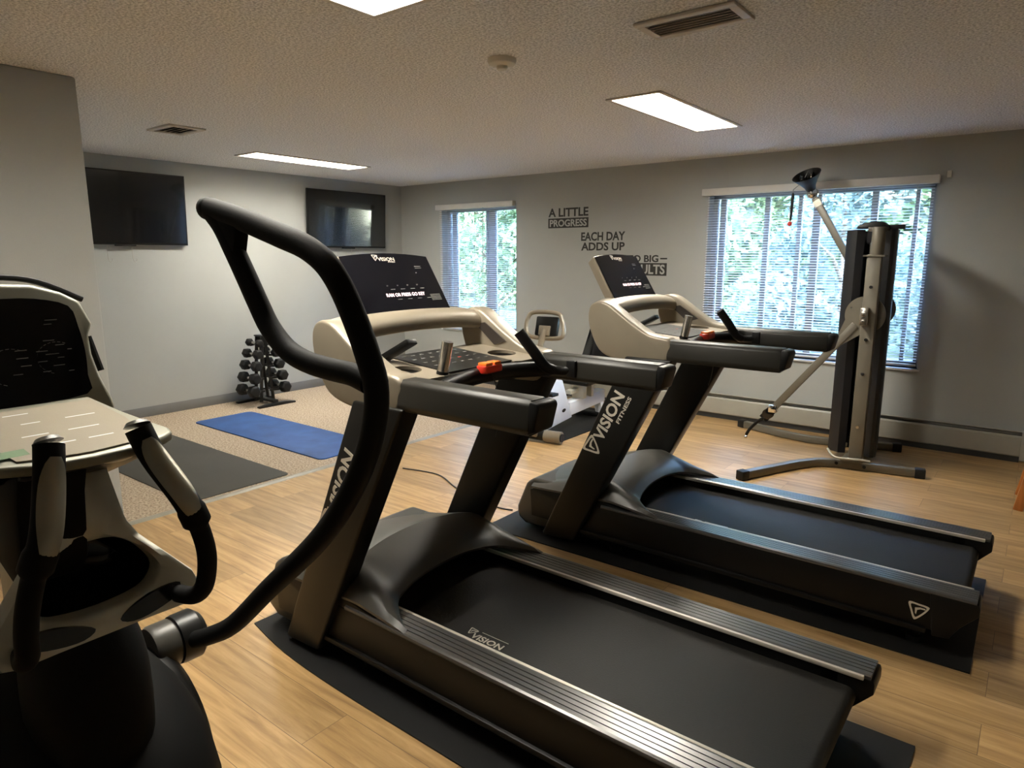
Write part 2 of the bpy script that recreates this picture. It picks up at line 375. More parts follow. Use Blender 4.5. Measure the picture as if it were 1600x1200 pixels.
# windows: frames and glass (structure), blinds (things)
def window(k, W_, mull):
    x0,x1,z0,z1 = W_; y = YB+.10
    f = MB(); t = .045
    f.box((x0,y,z0),(x0+t,y+.06,z1)).box((x1-t,y,z0),(x1,y+.06,z1)).box((x0,y,z0),(x1,y+.06,z0+t)).box((x0,y,z1-t),(x1,y+.06,z1))
    for mxx,w in mull: f.box((mxx-w/2,y+.005,z0+t),(mxx+w/2,y+.05,z1-t))
    fo = struct(f.build('window_%d' % k, M['winframe'], bevel=.003))
    g = MB().box((x0+t,y+.028,z0+t),(x1-t,y+.032,z1-t)).build('glass', M['glass'], fo)
    s = MB().box((x0-.02,YB-.025,z0-.02),(x1+.02,YB+.10,z0)).build('sill', M['sill'], fo, bevel=.004)
window(1, W1, [(-5.80,.07),(-5.20,.10),(-5.28,.03)])
window(2, W2, [(-2.42,.05),(-2.02,.045),(-1.74,.035),(-1.60,.06),(-1.16,.05),(-.86,.03)])
def blind(W_, label, ext_l, ext_r, wand=None):
    x0,x1,z0,z1 = W_; r = thing('window_blind', ((x0+x1)/2, YB-.04, z1), label, 'blind', 'mini blinds over the two windows')
    cx = (x0+x1)/2; hw = (x1-x0)/2
    MB().box((-hw-ext_l,-.03,-.025),(hw+ext_r,.03,.035)).build('headrail', M['white_metal'], r, bevel=.004)
    n = int((z1-z0-.06)/.0225); sl = MB(); zb = -.04
    for i in range(n):
        z = zb-i*.0225; tl = math.radians(13); c,s = math.cos(tl)*.0125, math.sin(tl)*.0125
        sl.add([(-hw+.005,-c,z-s),(hw-.005,-c,z-s),(hw-.005,0,z+.002),(-hw+.005,0,z+.002),(hw-.005,c,z+s),(-hw+.005,c,z+s)], [(0,1,2,3),(3,2,4,5)])
    o = sl.build('slats', M['blind'], r); o['label'] = 'thin white horizontal slats'
    zl = zb-n*.0225
    MB().box((-hw+.005,-.012,zl-.012),(hw-.005,.012,zl+.002)).build('bottom_rail', M['white_metal'], r, bevel=.003)
    cords = MB(); k = 3 if hw < .7 else 4
    for i in range(k):
        x = -hw+.12+(2*hw-.24)*i/(k-1)
        for yy in (-.014,.014): cords.rod((x,yy,-.02),(x,yy,zl),.0012,6)
    cords.build('ladder_cords', M['cord_w'], r)
    if wand is not None:
        w = MB(); w.rod((wand-cx,-.035,-.02),(wand-cx,-.04,-.75),.004,8); w.build('tilt_wand', M['cord_w'], r)
    return r
blind(W1, 'narrow white mini blind over the small window by the corner', .045, .0, -5.19)
blind(W2, 'wide white mini blind over the large window behind the cable machine', .05, .02)
tag(MB().box((-.668,YB-.04,2.088),(-.640,YB,2.135)).build('blind_bracket', M['white_metal'], bevel=.003), 'small white blind bracket on the wall past the right end of the wide blind', 'bracket')
# baseboard heater
h = thing('baseboard_heater', (0,YB,0), 'long cream baseboard heater along the window wall', 'heater')
X0, X1 = -6.60, -.005
MB().prism([(0,.03),(-.012,.03),(-.012,.225),(-.055,.238),(-.058,.232),(-.02,.215),(0,.215)],'x',X0,X1).build('back_panel', M['heater'], h, bevel=.001)
MB().prism([(-.062,.205),(-.072,.190),(-.072,.055),(-.060,.045),(-.056,.05),(-.066,.06),(-.066,.188),(-.058,.20)],'x',X0,X1).build('front_cover', M['heater'], h, bevel=.001)
MB().box((X0,-.056,.03),(X1,-.013,.20)).build('fin_element', M['heater_dark'], h)
MB().box((X1,-.075,.02),(X1+.035,0,.235)).build('end_cap', M['heater'], h, bevel=.004)
MB().box((X0,-.05,.0),(X1,-.002,.03)).build('base_gap', M['heater_dark'], h)

# troffers
def troffer(i, x, y, w, l, label):
    r = thing('ceiling_light', (x,y,ZC), label, 'ceiling light', 'recessed fluorescent lights in the ceiling')
    fr = MB(); t = .022; zz = -.008
    hw, hl = w/2, l/2
    fr.box((-hw-t,-hl-t,zz),(hw+t,-hl+.004,0)).box((-hw-t,hl-.004,zz),(hw+t,hl+t,0)).box((-hw-t,-hl,zz),(-hw+.004,hl,0)).box((hw-.004,-hl,zz),(hw+t,hl,0))
    fr.build('frame', M['vent'], r, bevel=.002)
    we = MB(); d = .055
    we.box((-hw,-hl,0),(-hw+.006,hl,d)).box((hw-.006,-hl,0),(hw,hl,d)).box((-hw,-hl,0),(hw,-hl+.006,d)).box((-hw,hl-.006,0),(hw,hl,d)).box((-hw,-hl,d+.004),(hw,hl,d+.05))
    we.build('well', M['well'], r)
    MB().box((-hw+.006,-hl+.006,d-.006),(hw-.006,hl-.006,d+.002)).build('lens', M['lens'], r)
troffer(0, *TROF[0], 'long glowing ceiling light above the gap between cable machine and far treadmill')
troffer(1, *TROF[1], 'glowing ceiling light over the carpeted corner near the wall televisions')
troffer(2, *TROF[2], 'glowing ceiling light cut by the top edge of the picture')
# vents
def vent(x, y, w, l, label, along='x', n=6):
    r = thing('ceiling_vent', (x,y,ZC), label, 'vent', 'air vents in the ceiling')
    hw, hl = w/2, l/2; f = MB(); t = .035
    def rim(a0,b0,a1,b1): f.box((a0,b0,-.014),(a1,b1,0))
    rim(-hw,-hl,hw,-hl+t); rim(-hw,hl-t,hw,hl); rim(-hw,-hl+t,-hw+t,hl-t); rim(hw-t,-hl+t,hw,hl-t)
    f.build('frame', M['vent'], r, bevel=.005)
    MB().box((-hw+t,-hl+t,-.003),(hw-t,hl-t,0)).build('opening', M['dark_gap'], r)
    s = MB(); L_ = (hl if along == 'x' else hw)-t
    for i in range(n):
        q = -L_+2*L_*(i+.5)/n; g = L_/n*.62
        if along == 'x': s.add([(-hw+t,q-g,-.015),(hw-t,q-g,-.015),(hw-t,q+g,-.004),(-hw+t,q+g,-.004),(-hw+t,q-g,-.012),(hw-t,q-g,-.012),(hw-t,q+g,-.002),(-hw+t,q+g,-.002)],[(0,1,2,3),(4,7,6,5),(0,4,5,1),(2,6,7,3)])
        else: s.add([(q-g,-hl+t,-.015),(q-g,hl-t,-.015),(q+g,hl-t,-.004),(q+g,-hl+t,-.004),(q-g,-hl+t,-.012),(q-g,hl-t,-.012),(q+g,hl-t,-.002),(q+g,-hl+t,-.002)],[(0,1,2,3),(4,7,6,5),(0,4,5,1),(2,6,7,3)])
    s.build('louvres', M['vent'], r)
vent(-1.17,2.62,.40,.22,'tan louvred vent in the ceiling near the picture top, beyond the smoke detector', 'x', 6)
vent(-4.95,2.49,.34,.26,'small louvred ceiling vent by the projecting wall corner', 'x', 5)
sd = thing('smoke_detector', (-2.07,2.575,ZC), 'round cream smoke detector on the textured ceiling', 'smoke detector')
MB().lathe([(.066,0),(.066,-.012),(.060,-.022),(.035,-.030)],(0,0,0),n=40).build('base', M['plastic_white'], sd, bevel=0)
MB().lathe([(.026,-.030),(.024,-.042),(.020,-.046)],(0,0,0),n=28).build('sensor_cap', M['plastic_white'], sd)
MB().box((.01,-.052,-.024),(.018,-.045,-.017)).build('indicator', M['black'], sd)

# wall lettering
dl = thing('wall_lettering', (0,YB,0), 'black motivational lettering stepping down the wall between the two windows', 'wall lettering')
def line(txt, x0, x1, z0, z1, name, bold=.028):
    mb = MB(); text_mb(mb, txt, (x0,0,z0), (1,0,0), (0,0,1), x1-x0, z1-z0, .0015, bold); mb.build(name, M['decal'], dl)
def boxed(txt, x0, x1, z0, z1, name):
    b = MB().box((x0,-.0015,z0),(x1,0,z1)).build(name, M['decal'], dl)
    mb = MB(); text_mb(mb, txt, (x0+.02,-.0016,z0+.014), (1,0,0), (0,0,1), x1-x0-.04, z1-z0-.028, .001, .025); mb.build('lettering', M['wall'], b)
line('A LITTLE', -4.318,-3.815,1.925,2.015,'lettering_line'); boxed('PROGRESS', -4.32,-3.812,1.808,1.910,'lettering_bar')
line('EACH DAY', -3.897,-3.378,1.668,1.757,'lettering_line'); line('ADDS UP', -3.895,-3.38,1.568,1.652,'lettering_line')
line('TO BIG', -3.345,-3.005,1.452,1.522,'lettering_line'); MB().box((-2.985,-.0015,1.480),(-2.912,0,1.494)).build('lettering_dash', M['decal'], dl)
boxed('RESULTS', -3.39,-2.913,1.322,1.444,'lettering_bar')

# televisions
def tv(y, label):
    r = thing('television', (XL,y,0), label, 'television', 'flat televisions on the grey wall')
    MB().box((.012,-.22,1.75),(.045,.22,2.1)).build('wall_mount', M['black'], r)
    tm = Matrix.Translation((.055,0,1.94)) @ Matrix.Rotation(math.radians(3.0),4,'Y') @ Matrix.Translation((-.055,0,-1.94))
    MB().box((.042,-.57,1.612),(.072,.57,2.256),tm).build('casing', M['black'], r, bevel=.004)
    MB().box((.072,-.56,1.63),(.074,.56,2.246),tm).build('screen', M['tv'], r)
    MB().box((.05,-.09,1.600),(.075,.09,1.613),tm).build('sensor_bar', M['black'], r, bevel=.003)
    for c in (-.15,.06):
        p = smooth([(.03,c,1.63),(.03,c,1.53),(.03,c+.005,1.475),(.03,c+.02,1.458),(.03,c+.035,1.475),(.03,c+.033,1.49)],5)
        MB().tube(p,.003,8).build('pull_cord', M['cord_w'], r)
    return r
tv(2.757, 'flat black television partly hidden by the projecting wall')
tv(5.265, 'flat black television by the window corner, reflecting the window')
# floor mats
def mat_obj(name, pts, z1, m, label, cat='mat', group=None, bevel=.003, z0=0):
    o = MB().prism(pts,'z',z0,z1).build(name, m, bevel=bevel); return tag(o, label, cat, group)
def rrect(x0,y0,x1,y1,r,n=5):
    out = []
    for cx,cy,a in ((x1-r,y1-r,0),(x0+r,y1-r,90),(x0+r,y0+r,180),(x1-r,y0+r,270)):
        for i in range(n+1):
            t = math.radians(a+90*i/n); out.append((cx+r*math.cos(t),cy+r*math.sin(t)))
    return out
mat_obj('exercise_mat', rrect(-6.03,2.96,-4.13,3.53,.05), .010, M['blue_mat'], 'blue foam exercise mat lying on the carpet')
mat_obj('exercise_mat', rrect(-5.77,1.90,-4.03,2.625,.04), .006, M['dark_mat'], 'dark grey exercise mat lying on the carpet beside the blue one')
mp_ = sm2([(-2.43,1.37),(-2.15,1.325),(-1.80,1.307),(-1.27,1.305),(-.16,1.30)],4,False)+[(-.155,2.235),(-2.42,2.235)]
mat_obj('equipment_mat', mp_, .006, M['rubber'], 'black rubber mat under the near treadmill', 'mat', bevel=0)
mat_obj('equipment_mat', [(-2.34,2.75),(-.055,2.79),(-.06,3.71),(-2.34,3.71)], .006, M['rubber'], 'black rubber mat under the far treadmill', 'mat', bevel=0)
mat_obj('equipment_mat', [(-3.65,4.53),(-3.0,4.53),(-3.0,5.75),(-3.65,5.75)], .006, M['rubber'], 'black rubber mat under the white exercise bike', 'mat', bevel=0)
# power cord
p = smooth([(-2.37,3.04,.005),(-2.44,3.02,.005),(-2.6,3.03,.005),(-2.9,3.12,.005),(-3.2,3.25,.005),(-3.5,3.2,.005)],6)
tag(MB().tube(p,.0045,8).build('power_cord', M['cord']), 'thin black power cord on the wood floor running from the far treadmill', 'cord')
# wooden bench leg at right edge
wb = thing('wooden_bench', (.26,5.06,0), 'orange wooden bench just entering at the right edge', 'bench')
MB().box((-.20,-.16,.42),(.9,.26,.455)).build('seat', M['wood'], wb, bevel=.006)
for xx in (-.20,.82):
    for yy in (-.13,.20): MB().bar([(xx-(.035 if xx < 0 else -.03),yy,0),(xx+.03,yy,.42)],.045,.05).build('leg', M['wood'], wb, bevel=.004)

# ------------------------------------------------------------------ treadmill
def treadmill(loc, label):
    r = thing('treadmill', loc, label, 'treadmill', 'pair of treadmills side by side')
    # frame under the deck
    fr = MB()
    for s in (-1,1):
        a = s*.405; b = s*.295
        fr.prism([(a,.10),(a,.245),(b,.245),(b,.12)],'x',-1.75,-.10)
        fr.prism([(a+s*.012,.085),(a+s*.012,.105),(a-s*.03,.11),(a-s*.03,.085)],'x',-1.80,-.16)
    fr.box((-1.75,-.29,.10),(-.12,.29,.17)).build('deck_frame', M['black'], r, bevel=.003)
    for s in (-1,1):
        e = MB().prism([(-.14,.08),(-.16,.249),(-.004,.249),(0,.235),(0,.205),(-.055,.14),(-.085,.085)],'y',s*.295,s*.41)
        e.build('rear_end_cap', M['black'], r, bevel=.004)
        ft = MB().lathe([(.03,.006),(.03,.03),(.018,.035),(.018,.085)],(-.20,s*.33,0),n=20).build('foot', M['rubber'], r)
        ft = MB().lathe([(.03,.006),(.03,.03),(.018,.035),(.018,.10)],(-1.55,s*.33,0),n=20).build('foot', M['rubber'], r)
        # ribbed foot rail
        n = 5; y0, y1 = .297, .408; prof = []
        for i in range(n):
            u = y0+.008+(y1-y0-.012)*i/n; w = (y1-y0-.012)/n
            prof += [(u,.262),(u+w*.80,.262),(u+w*.80,.2565),(u+w,.2565)]
        prof = [(y0,.248),(y0,.259)]+prof[:-2]+[(y1,.259),(y1+.002,.252),(y1,.246)]
        prof = [(s*a,b) for a,b in prof]
        ra = MB().prism(prof,'x',-1.60,-.012).build('foot_rail', M['rail'], r, ang=20)
        gr = MB()
        for i in range(n-1):
            u = y0+.008+(y1-y0-.012)*i/n; w = (y1-y0-.012)/n
            gr.box((-1.60,min(s*(u+w*.80),s*(u+w)),.2566),(-.014,max(s*(u+w*.80),s*(u+w)),.2572))
        gr.build('anti_slip_grooves', M['groove'], ra)
        MB().box((-1.60,min(s*.285,s*.297),.246),(-.03,max(s*.285,s*.297),.260)).build('trim_strip', M['logo'], ra, bevel=.002)
    # belt wraps the rear roller
    bp = [(-1.70,.215),(-.075,.215)]+[(-.075+.030*math.sin(math.radians(a)),.185+.030*math.cos(math.radians(a))) for a in range(15,181,15)]+[(-1.70,.155)]
    belt = MB().prism(bp,'y',-.283,.283).build('running_belt', M['belt'], r, ang=50)
    # logo plate on belt edge
    lg = MB(); ox, oy, oz = -1.19,-.262,.2155
    shield(lg, (ox,oy+.052,oz), (1,0,0), (0,1,0), .034, .0008)
    text_mb(lg, 'VISION', (ox+.03,oy+.036,oz), (1,0,0), (0,1,0), .135, .03, .0008, .02)
    text_mb(lg, 'FITNESS', (ox+.085,oy+.018,oz), (1,0,0), (0,1,0), .08, .012, .0008, .02)
    lg.box((ox+.05,oy+.082,oz),(ox+.165,oy+.0845,oz+.0008)).box((ox-.02,oy+.026,oz),(ox+.075,oy+.0285,oz+.0008))
    lg.build('belt_logo', M['logo'], r)
    # side logo shield at rear
    lg = MB(); shield(lg, (-.225,-.4055,.128), (1,0,.04), (.0,0,1), .066, .001, .12); lg.build('shield_logo', M['logo'], r)
    # motor hood
    def hood(u, v):            # u: rear->front, v: -1..1 across
        y = (v*2-1); yy = y*.404; ay = abs(y); ed = max(0, ay-.80)/.20
        xr = -1.36-.125*math.sqrt(max(0,1-min(1,ay/.93)**2.2))
        if ay > .72: xr += .075*((ay-.72)/.28)
        xf = -2.07+.03*y*y
        x = xr+(xf-xr)*u
        crown = .415-.045*y*y-.075*ed**1.6
        zr = .318-.060*ay**2.5
        if u < .34: t = u/.34; z = zr+(crown-zr)*t**.72
        else: t = (u-.34)/.66; z = crown-(.115-.09*ed)*t
        return (x,yy,z)
    hd = MB().slab(hood, 28, 41, (0,0,-.010)); hd.build('motor_hood', M['hood'], r, ang=25)
    for s in (-1,1):
        MB().prism([(-2.04,.10),(-2.05,.25),(-2.02,.262),(-1.62,.285),(-1.44,.262),(-1.36,.245),(-1.36,.10)],'y',s*.35,s*.400).build('side_cover', M['black'], r, bevel=.003)
    MB().prism([(-2.10,.03),(-2.165,.07),(-2.165,.12),(-2.10,.27),(-2.05,.305),(-1.62,.30),(-1.62,.045),(-1.9,.03)],'y',-.372,.372).build('nose_cover', M['hood'], r, bevel=.02, seg=3)
    MB().prism([(-2.12,.02),(-2.17,.05),(-2.17,.07),(-2.10,.12),(-1.6,.12),(-1.6,.03)],'y',-.35,.35).build('base_frame', M['black'], r, bevel=.01)
    # uprights
    for s in (-1,1):
        fx, rx = [(-1.946,.035),(-1.475,1.04)], [(-1.738,.055),(-1.238,1.04)]
        u = MB().prism([fx[0],(-1.93,.025),(-1.75,.035),rx[0],rx[1],fx[1]],'y',s*.345,s*.432).build('upright', M['upright'], r, bevel=.012, seg=3)
        if s < 0:
            d = Vector((.43,0,.90)).normalized(); g = Vector((-.90,0,.43)).normalized(); o = Vector((-1.585,-.4325,.600))
            lg = MB(); text_mb(lg, 'VISION', o, d, g, .275, .062, .001, .025)
            text_mb(lg, 'FITNESS', o+d*.135-g*.035, d, g, .15, .020, .001, .02)
            shield(lg, o-d*.092-g*.008, d, g, .088, .001, .13)
            lg.build('upright_logo', M['logo'], u)
    # handrails
    for s in (-1,1):
        hr = MB().prism([(s*.335,1.035),(s*.415,1.03),(s*.425,1.05),(s*.418,1.118),(s*.405,1.130),(s*.345,1.130),(s*.328,1.112),(s*.325,1.05)],'x',-1.27,-.765)
        hr.build('handrail', M['handrail'], r, bevel=.006)
        MB().prism([(-.765,1.037),(-.785,1.032),(-.765,1.128),(-.738,1.124),(-.732,1.112),(-.748,1.046)],'y',s*.330,s*.420).build('handrail_cap', M['black'], r, bevel=.006)
    # console shell: two cheeks, a crossbar and the lower tray
    cheek = sm2([(-1.255,1.126),(-1.275,1.028),(-1.36,1.010),(-1.50,1.014),(-1.61,1.045),(-1.665,1.12),(-1.69,1.20),(-1.682,1.265),(-1.64,1.292),(-1.585,1.285),(-1.53,1.252),(-1.46,1.205),(-1.36,1.150)],4)
    for s in (-1,1):
        MB().prism(cheek,'y',s*.335,s*.422).build('console_cheek', M['champ'], r, bevel=.012, seg=3)
        MB().prism([(-1.60,1.225),(-1.55,1.235),(-1.44,1.165),(-1.50,1.145)],'y',s*.334,s*.329).build('cheek_inset', M['champ_dark'], r)
    def cross(u, v):
        y = (u*2-1)*.40; a = v*2*math.pi
        xc = -1.625-.03*(1-(y/.4)**2); zc = 1.248+.018*(1-(y/.4)**2)-.015*abs(y/.4)**6
        ca, sa = math.cos(a), math.sin(a)
        return (xc+.062*math.copysign(abs(ca)**.7,ca), y, zc+.036*math.copysign(abs(sa)**.7,sa)-.28*.062*ca)
    cb = MB(); nu, nv = 25, 24
    vs = [cross(i/(nu-1), j/nv) for i in range(nu) for j in range(nv)]
    cb.add(vs, [(i*nv+j,i*nv+(j+1)%nv,(i+1)*nv+(j+1)%nv,(i+1)*nv+j) for i in range(nu-1) for j in range(nv)]+[tuple(range(nv)),tuple(range((nu-1)*nv,nu*nv))])
    cb.build('console_crossbar', M['champ'], r, ang=60)
    # tray with cup holders: a sheet with real round holes
    def tz(x): return 1.118+(-1.30-x)*.085
    tr = MB(); holes_ = [(-1.375,.262),(-1.375,-.262)]
    for s in (-1,1):
        cx, cy, R_ = -1.405, s*.262, .055; N = 32
        outer = []
        x0,x1,y0,y1 = -1.60,-1.262,s*.175,s*.345
        for i in range(N):
            t = 2*math.pi*i/N; dx, dy = math.cos(t), math.sin(t)
            k = min(((x1-cx)/dx if dx > 1e-6 else (x0-cx)/dx if dx < -1e-6 else 9), ((max(y0,y1)-cy)/dy if dy > 1e-6 else (min(y0,y1)-cy)/dy if dy < -1e-6 else 9))
            outer.append((cx+dx*k, cy+dy*k))
        inner = [(cx+R_*math.cos(2*math.pi*i/N)*.95, cy+R_*1.15*math.sin(2*math.pi*i/N)) for i in range(N)]
        vs = [(a,b,tz(a)) for a,b in outer]+[(a,b,tz(a)) for a,b in inner]+[(a,b,tz(a)-.012) for a,b in outer]+[(a,b,tz(a)-.012) for a,b in inner]
        fs = []
        for i in range(N):
            j = (i+1) % N
            fs += [(i,j,N+j,N+i),(2*N+i,3*N+i,3*N+j,2*N+j),(N+i,N+j,3*N+j,3*N+i),(i,2*N+i,2*N+j,j)]
        MB().add(vs, fs).build('cup_tray', M['champ'], r)
        cup = MB(); prof = [(R_*1.02,0),(R_*.96,-.05),(R_*.8,-.085),(.001,-.086)]
        for q,(a,b) in enumerate(prof):
            pass
        cup.lathe([(R_*1.18,-.0125),(R_*1.05,-.10),(R_*.7,-.104),(.002,-.104),(.002,-.100),(R_*.66,-.100),(R_*1.0,-.097),(R_*1.13,-.0125)],(cx,cy,tz(cx)),n=28)
        cup.build('cup_holder', M['black'], r)
    MB().prism([(-1.62,1.10),(-1.62,tz(-1.6)-.004),(-1.262,tz(-1.262)-.004),(-1.262,1.075),(-1.35,1.06)],'y',-.176,.176).build('centre_console', M['handrail'], r, bevel=.004)
    kp = MB().prism([(-1.585,tz(-1.585)-.003),(-1.585,tz(-1.585)+.003),(-1.285,tz(-1.285)+.003),(-1.285,tz(-1.285)-.003)],'y',-.172,.172).build('keypad', M['satin'], r)
    ks = MB(); kr = MB()
    for i in range(4):
        for j in range(7):
            x = -1.55+i*.055; y = -.14+j*.045
            (kr if (i,j) == (2,4) else ks).box((x,y,tz(x)+.003),(x+.009,y+.013,tz(x)+.0040))
    ks.build('key_lettering', M['label_white'], kp); kr.build('red_key', M['red'], kp)
    # curved black bar behind the stop button
    bar = smooth([(-1.22,-.345,1.072),(-1.235,-.25,1.080),(-1.262,-.12,1.088),(-1.27,0,1.090),(-1.262,.12,1.088),(-1.235,.25,1.080),(-1.22,.345,1.072)],4)
    MB().tube(bar,.030,14,flat=(.75,1)).build('front_bar', M['black'], r)
    es = MB().prism(rrect(-1.275,-.052,-1.225,.052,.018),'z',1.100,1.128).build('stop_button', M['red'], r, bevel=.006)
    MB().box((-1.268,-.042,1.124),(-1.230,-.005,1.138)).box((-1.268,.005,1.124),(-1.230,.042,1.138)).build('stop_tab', M['orange'], es, bevel=.003)
    MB().tube(smooth([(-1.235,-.005,1.10),(-1.215,-.005,1.05),(-1.21,0,.98),(-1.225,.012,.90),(-1.24,.02,.86)],5),.002,6).build('safety_cord', M['cord'], r)
    # heart-rate grips
    for s in (-1,1):
        top = Vector((-1.268,s*.193,1.226)); bot = Vector((-1.292,s*.205,1.085))
        if s < 0:
            g = MB(); g.tube([top,top+(bot-top)*.75],.0195,20); go = g.build('pulse_grip', M['steel'], r); go['label'] = 'brushed steel pulse grip'
            MB().tube([top+(bot-top)*.70,top+(bot-top)*.78],.0205,20).build('grip_ring', M['black'], go)
            MB().tube(smooth([top+(bot-top)*.76,bot,(-1.285,-.24,1.055),(-1.25,-.335,1.06)],5),.0165,16).build('grip_stem', M['steel'], go)
        else:
            p = smooth([(-1.268,.193,1.226),(-1.225,.225,1.155),(-1.195,.268,1.090),(-1.165,.31,1.075),(-1.12,.335,1.08)],6)
            g = MB().tube(p,[.021]*16+[.018]*(len(p)-16),18); go = g.build('pulse_grip', M['black'], r, ang=60)
            MB().box((-1.135,.315,1.05),(-1.095,.345,1.115)).build('grip_clamp', M['black'], go, bevel=.004)
    # display strut
    MB().bar([(-1.60,-.23,1.120),(-1.43,-.20,1.215)],.055,.020).build('display_brace', M['black'], r, bevel=.003)
    # display pod
    R_ = Vector((0,1,0)); U = Vector((-.150,0,.244)).normalized(); N = R_.cross(U); B = Vector((-1.637,0,1.270)); H = .292; hw = .236
    def F(a, b, c): return B+R_*a+U*b+N*c
    pod = []
    for i in range(9): pod.append((hw-.006-(2*hw-.012)*i/8, H-.016*(2*i/8-1)**2))
    pod = [(-hw,-.03),(hw,-.03)]+[(hw,.10)]+pod+[(-hw,.10)]
    mb = MB(); A = [F(a,b,-.002) for a,b in pod]; Bk = [F(a*.97,b*.97,-.05) for a,b in pod]; n = len(pod)
    mb.add(A+Bk, [tuple(range(n)), tuple(range(n,2*n))[::-1]]+[(i,n+i,n+(i+1)%n,(i+1)%n) for i in range(n)])
    pd = mb.build('display_pod', M['champ'], r, bevel=.006)
    mb = MB(); sc_ = [(a*.965,(b-.13)*.95+.133) for a,b in pod]
    A = [F(a,b,-.002) for a,b in sc_]; Bk = [F(a,b,.002) for a,b in sc_]
    mb.add(A+Bk, [tuple(range(n))[::-1], tuple(range(n,2*n))]+[(i,(i+1)%n,n+(i+1)%n,n+i) for i in range(n)])
    ss = mb.build('display_panel', M['screen'], r)
    lg = MB(); text_mb(lg, 'VISION', F(-.045,.252,.0021), R_, U, .085, .016, .0005, .02); shield(lg, F(-.068,.254,.0021), R_, U, .026, .0005)
    text_mb(lg, 'FITNESS', F(.002,.245,.0021), R_, U, .036, .005, .0005, .02)
    lg.build('display_logo', M['logo'], pd)
    dots = MB()
    for k in range(4):
        c = F(-.055+.052*k,.142,.0021); dots.box(c-Vector((.0008,.0035,.003)),c+Vector((.0008,.0035,.003)))
    c = F(.125,.196,.0021); dots.box(c-Vector((.0008,.003,.003)),c+Vector((.0008,.003,.003))); dots.build('indicator_light', M['label_white'], ss)
    lab = MB()
    for k in range(4):
        lab.add([F(-.045+.052*k,.126,.0021),F(-.022+.052*k,.126,.0021),F(-.022+.052*k,.128,.0021),F(-.045+.052*k,.128,.0021)],[(0,1,2,3)])
        lab.add([F(-.03+.052*k,.082,.0021),F(-.007+.052*k,.082,.0021),F(-.007+.052*k,.084,.0021),F(-.03+.052*k,.084,.0021)],[(0,1,2,3)])
    for k in range(5): lab.add([F(.150,.095-.006*k,.0021),F(.205,.095-.006*k,.0021),F(.205,.097-.006*k,.0021),F(.150,.097-.006*k,.0021)],[(0,1,2,3)])
    for k in range(2): lab.add([F(.13,.225-.008*k,.0021),F(.165,.225-.008*k,.0021),F(.165,.227-.008*k,.0021),F(.13,.227-.008*k,.0021)],[(0,1,2,3)])
    lab.build('display_lettering', M['label_white'], ss)
    tx = MB(); text_mb(tx, 'RAM OR PRESS GO KEY', F(-.078,.095,.0021), R_, U, .200, .0145, .0005, .008); to = tx.build('readout', M['led'], ss); to['label'] = 'glowing pink readout text'
    return r
near = treadmill((-.265,1.81,0), 'near treadmill, its belt running down to the bottom edge of the picture')
far = dup(near, (-.05,3.25,0), 'far treadmill standing between the near one and the cable machine')

# ------------------------------------------------------------------ cable crossover machine
cm = thing('cable_machine', (-.95,5.47,0), 'tall taupe cable machine with two swinging arms before the wide window', 'exercise machine')
OX, OY = -.95, 5.47
def q(p): return (p[0]-OX, p[1]-OY, p[2])
def foot(pts):
    f = MB().bar([q(p) for p in pts],.055,.055,side=(0,0,1)).build('base_tube', M['taupe'], cm, bevel=.006)
    for a,b in ((pts[0],pts[1]),(pts[-1],pts[-2])):
        a = Vector(a); b = Vector(b); d = (b-a).normalized()
        MB().bar([q(a-d*.02),q(a+d*.045)],.066,.064,side=(0,0,1)).build('end_cap', M['rubber'], f, bevel=.006)
foot([(-1.49,4.46,.033),(-1.27,4.95,.033),(-1.17,5.10,.033),(-1.05,5.17,.033),(-.52,5.262,.033)])
foot([(-2.01,5.93,.033),(-1.62,5.78,.033),(-1.40,5.735,.033),(-1.24,5.76,.033),(-.76,5.90,.033)])
MB().box(q((-1.02,5.14,.0))[:2]+(.06,), q((-.90,5.80,0))[:2]+(.075,)).build('base_plate', M['taupe'], cm, bevel=.004)
for s,(mx,my) in ((-1,(-.93,5.20)),(1,(-.99,5.745))):
    MB().box(q((mx-.045,my-.035,.055)), q((mx+.045,my+.035,1.52))).build('mast', M['taupe'], cm, bevel=.008)
    t = MB().tube([q((mx+.01,my,1.50)),q((mx+.01,my,1.70))],.042,24).build('mast_top', M['taupe'], cm, bevel=.004)
    MB().box(q((mx-.065,my-.05,1.505)), q((mx+.065,my+.05,1.515))).build('mast_collar', M['taupe'], cm)
    for bz in (1.30,.94,.70,.32):
        MB().rod(q((mx,my+s*.035,bz)),q((mx,my+s*.048,bz)),.011,12).build('bolt', M['chrome'] if bz < 1.2 else M['black'], cm)
    for bx in (-1.04,-.86) if s < 0 else (): MB().rod(q((bx,5.145,.04)),q((bx,5.135 + (.0 if bx < -1 else .02),.04)),.012,12).build('bolt', M['black'], cm)
